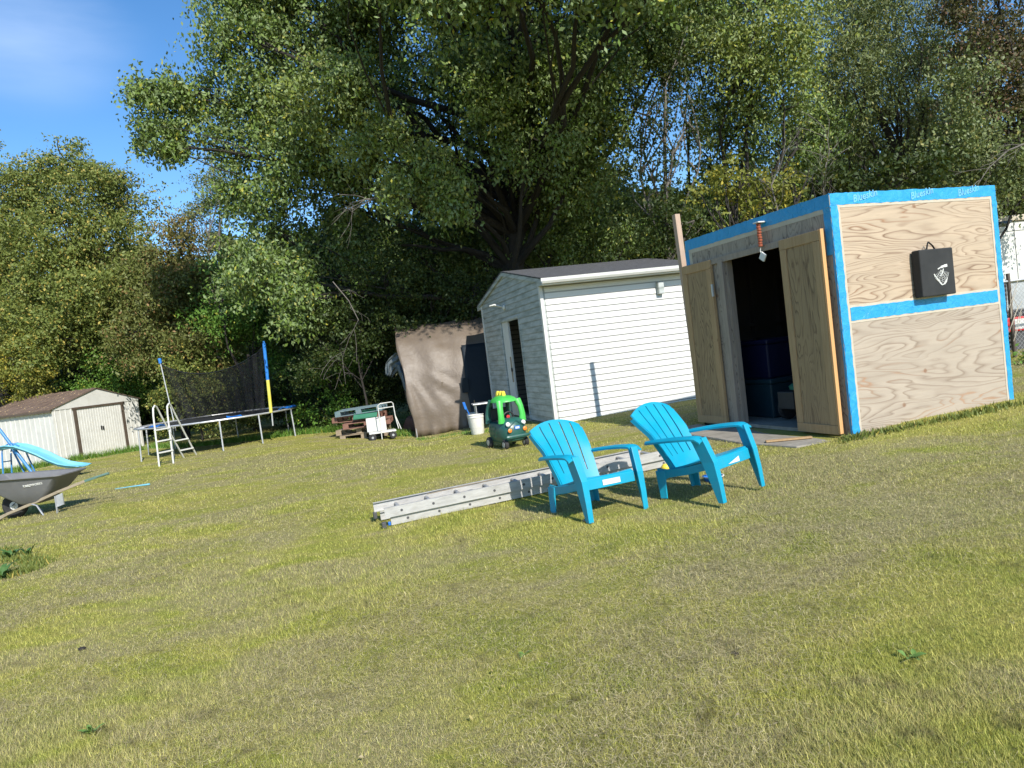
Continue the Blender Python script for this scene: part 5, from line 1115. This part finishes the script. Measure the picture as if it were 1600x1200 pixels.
# ------------------------------------------------------------------ swing and slide set
def tubes(t, name, pts, r, m): return MB().tube(pts, r, 10).build(name, m, t, smooth=True)
def slide_set():
    Y = 16.5; p = onground(20, 752); p = Vector((-12.2, 16.6, g(-12.2, 16.6))); p = onground(28, 757); Y = p.y
    t = thing('playset', 'light blue slide on a blue tube swing frame behind the wheelbarrow', 'playset', p, 0)
    q = lambda px, py, d=0: at(px, py, Y+d)-p
    gd = lambda px, d=0: Vector((q(px, 740, d).x, d, g(p.x+q(px, 740, d).x, p.y+d)-p.z))
    tubes(t, 'beam', [q(-45, 628), q(0, 672), q(52, 741)], .035, M['blue_tube'])
    tubes(t, 'brace', [q(18, 700, .5), q(40, 742, .5), gd(44, .5)], .022, M['blue_tube'])
    tubes(t, 'brace', [q(40, 705, .25), q(55, 738, .25), gd(57, .25)], .018, M['blue_tube'])
    for px, d in ((3, -.1), (17, .35)): 
        tubes(t, 'post', [gd(px, d), q(px, 708, d)], .018, M['blue_tube'])
    for py in (722, 743): tubes(t, 'rung', [q(3, py, -.1), q(17, py-2, .35)], .014, M['blue_tube'])
    tubes(t, 'hand_loop', [q(3, 708, -.1), q(4, 700, -.1), q(12, 694, -.1), q(20, 693, -.1), q(30, 697, -.1)], .014, M['blue_tube'])
    tubes(t, 'hand_loop', [q(17, 706, .35), q(20, 694, .35), q(28, 692, .35), q(36, 697, .35)], .014, M['blue_tube'])
    # slide chute: U section swept along a curve
    path = [(4,703,0),(18,700,.02),(32,701,.04),(48,706,.05),(66,713,.06),(84,722,.07),(100,728,.08),(112,730,.09),(127,729,.1),(133,728,.1)]; rows = []
    for i, (px, py, d) in enumerate(path):
        c = q(px, py, d); wv = .19; lip = .085 if i < 8 else (.05 if i == 8 else .02); up = Vector((.25, 0, .97)); ya = Vector((.12, 1, 0)).normalized()
        rows.append([tuple(c - ya*(wv+.03) + up*lip*.85), tuple(c - ya*wv + up*lip), tuple(c - ya*(wv-.03) + up*.02), tuple(c - ya*.08), tuple(c + ya*.08), tuple(c + ya*(wv-.03) + up*.02), tuple(c + ya*wv + up*lip), tuple(c + ya*(wv+.03) + up*lip*.85)])
    mb = MB(); mb.loft(rows, close=False, cap=False); mb.build('slide', M['slide'], t, smooth=True, solid=.018)
    e1, e2 = q(115, 732, -.05), q(121, 731, .25)
    tubes(t, 'slide_foot', [e1, Vector((e1.x+.02, e1.y, g(p.x+e1.x, p.y)-p.z))], .016, M['blue_tube']); tubes(t, 'slide_foot', [e2, Vector((e2.x+.05, e2.y, g(p.x+e2.x, p.y+.25)-p.z))], .016, M['black'])
slide_set()

# ------------------------------------------------------------------ wheelbarrow
def wheelbarrow():
    Yd = 10.75; p = onground(86, 803); Yd = p.y; t = thing('wheelbarrow', 'grey wheelbarrow with worn wooden handles at the left edge', 'wheelbarrow', p, 0)
    q = lambda px, py, d=0: at(px, py, Yd+d)-p
    # tray: rings of rounded rectangles, front (left) slopes; mapped from px at mid plane depth .3
    m = .30; hwid = .33
    def ring(x0, x1, z0, z1, hw, n=7, rr=.09):
        pts = []
        cs_ = [(x1-rr, hw-rr, 0), (x0+rr, hw-rr, 90), (x0+rr, -hw+rr, 180), (x1-rr, -hw+rr, 270)]
        for cx_, cy_, a0 in cs_:
            for i in range(n):
                a = radians(a0+90*i/(n-1)); x = cx_+rr*cos(a); y = cy_+rr*sin(a); pts.append((x, y+m, z0+(z1-z0)*(x-x0)/(x1-x0)))
        return pts
    rl, rrt = q(-28, 748, m), q(116, 737, m); bl_, br = q(45, 786, m), q(76, 782, m)
    lip0, lip1 = rl.z, rrt.z
    outer = [ring(bl_.x, br.x, bl_.z, br.z, .17, rr=.05), ring(bl_.x-.04, br.x+.03, bl_.z+.03, br.z+.03, .21, rr=.07), ring((bl_.x+rl.x)/2, (br.x*.45+rrt.x*.55), (bl_.z+lip0)/2, (br.z+lip1)/2, .28), ring(rl.x+.05, rrt.x-.05, lip0-.03, lip1-.03, hwid), ring(rl.x, rrt.x, lip0-.005, lip1-.005, hwid+.045), ring(rl.x, rrt.x, lip0+.01, lip1+.01, hwid+.045), ring(rl.x+.06, rrt.x-.06, lip0, lip1, hwid-.012), ring((bl_.x+rl.x)/2+.02, (br.x*.45+rrt.x*.55)-.02, (bl_.z+lip0)/2, (br.z+lip1)/2, .262), ring(bl_.x, br.x, bl_.z+.03, br.z+.03, .16, rr=.05)]
    tr = MB().loft(outer).build('tray', M['barrow'], t, smooth=True)
    # lettering on the near side
    a = q(35, 762.5, -.03); b = q(63, 757, -.03); ang = atan2(b.z-a.z, b.x-a.x); yy = m-.305
    Mx = Matrix.Translation((a.x, yy, a.z)) @ Matrix.Rotation(ang, 4, 'Y').inverted() @ Matrix.Rotation(radians(90+16), 4, 'X')
    text_mesh('YARDWORKS', .048, 'lettering', M['white_paint'], tr, Mx, .006, 0, .001)
    # shafts
    for s, d in ((0, 0.02), (1, .58)):
        k = (0 if s == 0 else .22)
        pts = [q(-12, 818-k*20, .22 if s == 0 else .38), q(12, 803, .16 if s == 0 else .44), q(50, 787, .12 if s == 0 else .48), q(92, 768, .04 if s == 0 else .56), q(132, 752, d)]
        mb = MB()
        for i in range(4): mb.bar(pts[i], pts[i+1]+(pts[i+1]-pts[i]).normalized()*.01, .035, .042)
        sh = mb.build('shaft', M['handlewood'], t, bevel=.005)
        e = q(152, 745, d); MB().bar(pts[4], e, .03, .038).tube([e.lerp(pts[4], .1), q(170, 739.5, d)], [.018, .021], 10).build('grip', M['green_grip'], sh, bevel=.004)
    # legs
    for s, d in ((0, .03), (1, .5)):
        a = q(86, 775, d); f = Vector((a.x, d, g(p.x+a.x, p.y+d)-p.z)); b = q(97, 770, d); 
        MB().bar(a, f, .03, .012).bar(b, Vector((b.x+.0, d, f.z+.12)), .02, .012).bar(Vector((a.x, d, f.z+.1)), Vector((b.x, d, f.z+.13)), .02, .012).add([(a.x, d+.01, f.z+.1), (b.x, d+.01, f.z+.13), tuple(b+Vector((0,.01,0))), tuple(a+Vector((0,.01,0)))], [(0,1,2,3)]).build('leg', M['steel'] if s == 0 else M['alu_dark'], t)
        c1 = q(50, 788, d+.06); c2 = Vector((q(69, 800, d).x, d-.02, g(p.x+q(69, 800, d).x, p.y+d)-p.z)); MB().tube([c1, c1.lerp(c2, .25)+Vector((.03,0,.02)), c2], .012, 6).build('brace', M['steel'], t, smooth=True)
    wc = q(25, 796, m); wc.z = g(p.x+wc.x, p.y+m)-p.z+.195
    Mw = Matrix.Translation(wc) @ Matrix.Rotation(pi/2, 4, 'X')
    wl = MB().lathe([(.10,-.035),(.15,-.05),(.185,-.035),(.197,0),(.185,.035),(.15,.05),(.10,.035)], 30, Mw).build('wheel', M['tyre'], t, smooth=True)
    MB().lathe([(.02,-.06),(.03,-.04),(.10,-.03),(.105,0),(.10,.03),(.03,.04),(.02,.06)], 24, Mw).build('rim', M['white_plastic'], wl, smooth=True)
    for s in (-1, 1): c1 = q(32, 778, m+s*.1); MB().tube([wc+Vector((0,s*.08,0)), c1], .006, 6).build('strut', M['alu_dark'], t)
wheelbarrow()
tg = onground(207, 763); b_ = at(222, 761, tg.y) - tg; tag(MB().tube([(-.3,-.02,.03),(.0,0,.035),(.3,.04,.03)], [.006,.009,.018], 8).build('toy_bat', M['slide'], None, smooth=True, loc=tg), 'pale blue plastic bat lying alone in the left part of the lawn', 'toy')

# ------------------------------------------------------------------ right edge: trailer, fence, red crate
def right_edge():
    Y = 17.; p = Vector((at(1560, 400, Y).x-.3, Y, 0)); zg = g(p.x, Y); p.z = zg; t = thing('white_trailer', 'white box trailer with cream roof trim behind the wire fence', 'trailer', p, radians(10))
    zt = at(1580, 345, Y).z-zg; zm = at(1580, 441, Y).z-zg
    body = MB().box(0, 5.2, 0, 2.3, zm, zt).build('body', M['white_paint'], t, bevel=.03)
    MB().box(-.05, 5.25, -.06, 2.36, zt+.002, zt+.14).build('roof_trim', M['primer'], t, bevel=.02)
    MB().box(.05, 5.15, .06, 2.2, .45, zm-.002).build('lower_panel', M['steel'], t, bevel=.02)
    mb = MB()
    for x in (.35, .85, 1.35): mb.box(x, x+.012, -.006, -.002, zm+.02, zt-.02)
    mb.box(.02, 5.1, -.006, -.002, zt-.24, zt-.228); mb.build('panel_seam', M['alu_dark'], body)
    for x in (.9, 3.8): MB().lathe([(.1,-.09),(.28,-.1),(.33,-.06),(.33,.06),(.28,.1),(.1,.09)], 24, Matrix.Translation((x, .2, .33)) @ Matrix.Rotation(pi/2, 4, 'X')).build('wheel', M['tyre'], t, smooth=True)
    # dark rag on roof edge
    r_ = at(1562, 352, Y-.1); mb = MB(); mb.tube([(-.2,0,-.1),(-.05,-.02,.02),(.12,-.03,.0),(.3,0,.06)], [.05,.12,.10,.02], 12, sq=.6); mb.v = [tuple(Vector(v)+Vector((mn.noise(Vector(v)*8), 0, mn.noise(Vector(v)*8+Vector((3,3,3)))))*.06) for v in mb.v]
    tag(mb.build('blue_cloth', M['greycloth'], None, smooth=True, loc=r_), 'bluish rag caught under the roof edge of the white trailer', 'cloth')
    # chain link fence
    Yf = 12.6; fp = onground(1586, 566); fp = Vector((at(1588, 560, Yf).x, Yf, 0)); fp.z = g(fp.x, Yf); f = thing('wire_fence', 'chain link fence with a dark metal post and top rail at the right edge', 'fence', fp, radians(6))
    zr = at(1588, 420, Yf).z-fp.z
    zr = 1.5
    tubes(f, 'fence_post', [(-.02,0,-.05), (-.02,0,zr+.02)], .032, M['brown_trim']); tubes(f, 'fence_post', [(2.4,0,-.05), (2.4,0,zr)], .03, M['steel'])
    tubes(f, 'top_rail', [(-.3,0,zr-.12), (4.5,0,zr-.10)], .021, M['steel'])
    MB().add([(-.4,.02,.03),(4.5,.02,.03),(4.5,.02,zr-.14),(-.4,.02,zr-.14)], [(0,1,2,3)]).build('wire_mesh', M['chain'], f)
    mb = MB(); rr = random.Random(5)
    for i in range(7): mb.tube([(-.08+rr.uniform(-.05,.05), -.05, .3+i*.1), (.0+rr.uniform(-.06,.08), -.06, .55+i*.12), (.06+rr.uniform(-.1,.12), -.05, .8+i*.1)], .005, 5)
    mb.build('dry_vine', M['primer'], f)
    rc = at(1602, 503, 13.8); c = thing('red_crate', 'red and white box standing behind the wire fence', 'crate', Vector((rc.x+.3, 13.8, g(rc.x, 13.8))), radians(5)); zz = rc.z - g(rc.x, 13.8)
    MB().box(-.7, .8, 0, .5, zz-.16, zz+.12).build('box', M['red'], c, bevel=.02); MB().box(-.55, -.35, -.006, -.001, zz-.12, zz+.08).box(-.1, .12, -.006, -.001, zz-.12, zz+.08).build('white_panel', M['white_paint'], c); MB().box(-.6, .7, .05, .45, .0, zz-.165).build('stand', M['alu_dark'], c)
    MB().box(-.66, .76, .04, .46, zz+.125, zz+.26).build('dark_lid', M['black'], c, bevel=.02)
right_edge()

# ------------------------------------------------------------------ small plants
def rosette(label, px, py, m, n, L0, wd, up, seed, name='weed', group='broad leaved weeds in the lawn'):
    r = random.Random(seed); p = onground(px, py); mb = MB()
    for i in range(n):
        a = 2*pi*i/n*1.0 + r.uniform(-.4,.4); L = L0*r.uniform(.6,1.15); w_ = wd*r.uniform(.7,1.2); dx, dy = cos(a), sin(a); e = up*r.uniform(.5,1.3); ox, oy = r.uniform(-.02,.02), r.uniform(-.02,.02); rows = []
        for k in range(5):
            t = k/4; x = t*L; z = .01 + e*sin(t*pi*.6)*L; h = w_*sin(pi*(.08+.9*t))*.5
            rows.append([(ox+dx*x-dy*h, oy+dy*x+dx*h, z+.15*h), (ox+dx*x, oy+dy*x, z-.1*h), (ox+dx*x+dy*h, oy+dy*x-dx*h, z+.15*h)])
        mb.loft(rows, close=False, cap=False)
    tag(mb.build(name, m, None, smooth=True, loc=p), label, 'weed', group)
def flat_leaf(name, c1, c2): return var(name, c1, c2, 20, .5, .2, 80, bd=.002)
M['wl1'] = flat_leaf('weed_leaf', (.10,.19,.03), (.16,.26,.06)); M['wl2'] = flat_leaf('dock_leaf', (.04,.10,.02), (.08,.16,.035))
rosette('pale green plantain in the lawn at lower right', 1424, 1032, M['wl1'], 6, .055, .028, .5, 1)
rosette('small pale green weed in the middle of the lawn above the bottom edge', 815, 1028, M['wl1'], 4, .04, .02, .4, 2)
rosette('small light weed in the lawn at the lower left', 138, 1150, M['wl1'], 6, .06, .02, .6, 3)
rosette('dark leafy dock clump at the left edge below the wheelbarrow', 18, 872, M['wl2'], 13, .13, .045, .7, 4); rosette('dark green dock clump right of the one at the left edge', 44, 868, M['wl2'], 9, .11, .035, .8, 5); rosette('low green clump at the left edge under the dock plants', 5, 905, M['wl2'], 12, .16, .05, .8, 6)
def tufts(label, pts, n, h, seed, col, name='weeds'):
    r = np.random.default_rng(seed); V = []
    P = [onground(px, py) for px, py in pts]
    for i in range(n):
        k = r.integers(0, len(P)-1); q = P[k].lerp(P[k+1], r.random()); x, y = q.x + r.normal(0, .07), q.y + r.normal(0, .05); z = g(x, y); a = r.uniform(0, 2*pi); L = h*r.uniform(.4, 1.3); w_ = r.uniform(.006, .016); ln = r.uniform(.2, .8)*L
        b = r.uniform(0, 2*pi); c_, s_ = cos(a), sin(a); V += [(x-s_*w_, y+c_*w_, z), (x+s_*w_, y-c_*w_, z), (x+cos(b)*ln, y+sin(b)*ln, z+L)]
    V = np.array(V); col_ = np.repeat(np.stack([r.random(n), np.zeros(n), r.random(n), np.ones(n)], -1), 3, 0)
    tag(np_mesh(name, V, 3, col, None, col_), label, 'weeds', kind='stuff')
tufts('tall green weeds growing along the foot of the plywood shed side', [(1322,690),(1345,682),(1400,672),(1490,655),(1530,645),(1590,632)], 1100, .055, 1, M['lf_box'])
tufts('weeds and grass along the foot of the brown shelter', [(652,686),(700,682),(760,676)], 500, .06, 2, M['lf_green'])
tufts('weeds along the shaded edge under the trampoline', [(235,700),(300,698),(380,690),(480,678),(560,672),(640,682)], 4500, .17, 3, M['lf_green'])
tufts('weeds growing before the cream metal shed wall', [(0,745),(40,735),(90,725),(145,716),(225,703)], 2600, .2, 4, M['lf_green'])
tufts('long green grass around the dock plants at the left edge', [(0,860),(30,875),(62,880),(40,895),(0,905)], 1400, .06, 5, M['lf_box'])
# dark soil clods
for i, (px, py, r_) in enumerate(((128,1016,.020),(1148,1023,.014),(918,815,.03))):
    o = lump('soil_clod', ['dark clod of turf at the lower left of the lawn','dark clod of soil in the right half of the lawn foreground','tuft of dry cuttings at the front foot of the left chair'][i], 'clod', onground(px, py), r_, M['oldwood'] if i == 2 else M['bark'], 20+i, (1.3,1,.6))

def litter():
    r = np.random.default_rng(5); n = 260; Y = np.exp(r.uniform(np.log(1.8), np.log(18), n)); X = Y*r.uniform(-.85, .8, n); Z = gz(X, Y) + .022 + r.uniform(0, .012, n); a = r.uniform(0, 2*pi, n); s = r.uniform(.006, .014, n)
    c_, s_ = np.cos(a)*s, np.sin(a)*s; t1, t2 = r.normal(0, .3, n)*s, r.normal(0, .3, n)*s
    q_ = np.stack([np.stack([X-c_, Y-s_, Z+t1], -1), np.stack([X+s_*.55, Y-c_*.55, Z+t2+.003], -1), np.stack([X+c_, Y+s_, Z-t1], -1), np.stack([X-s_*.55, Y+c_*.55, Z+.002], -1)], 1).reshape(-1, 3)
    col = np.repeat(np.stack([r.random(n), (r.random(n) < .5)*1., r.random(n), np.ones(n)], -1), 4, 0)
    tag(np_mesh('fallen_leaves', q_, 4, M['litter'], None, col), 'tiny pale fallen leaves scattered over the lawn', 'leaves', kind='stuff')
M['litter'] = leaf_mat('fallen_leaves', (.30,.24,.08), (.5,.42,.16), (.42,.34,.2), .3)
litter()
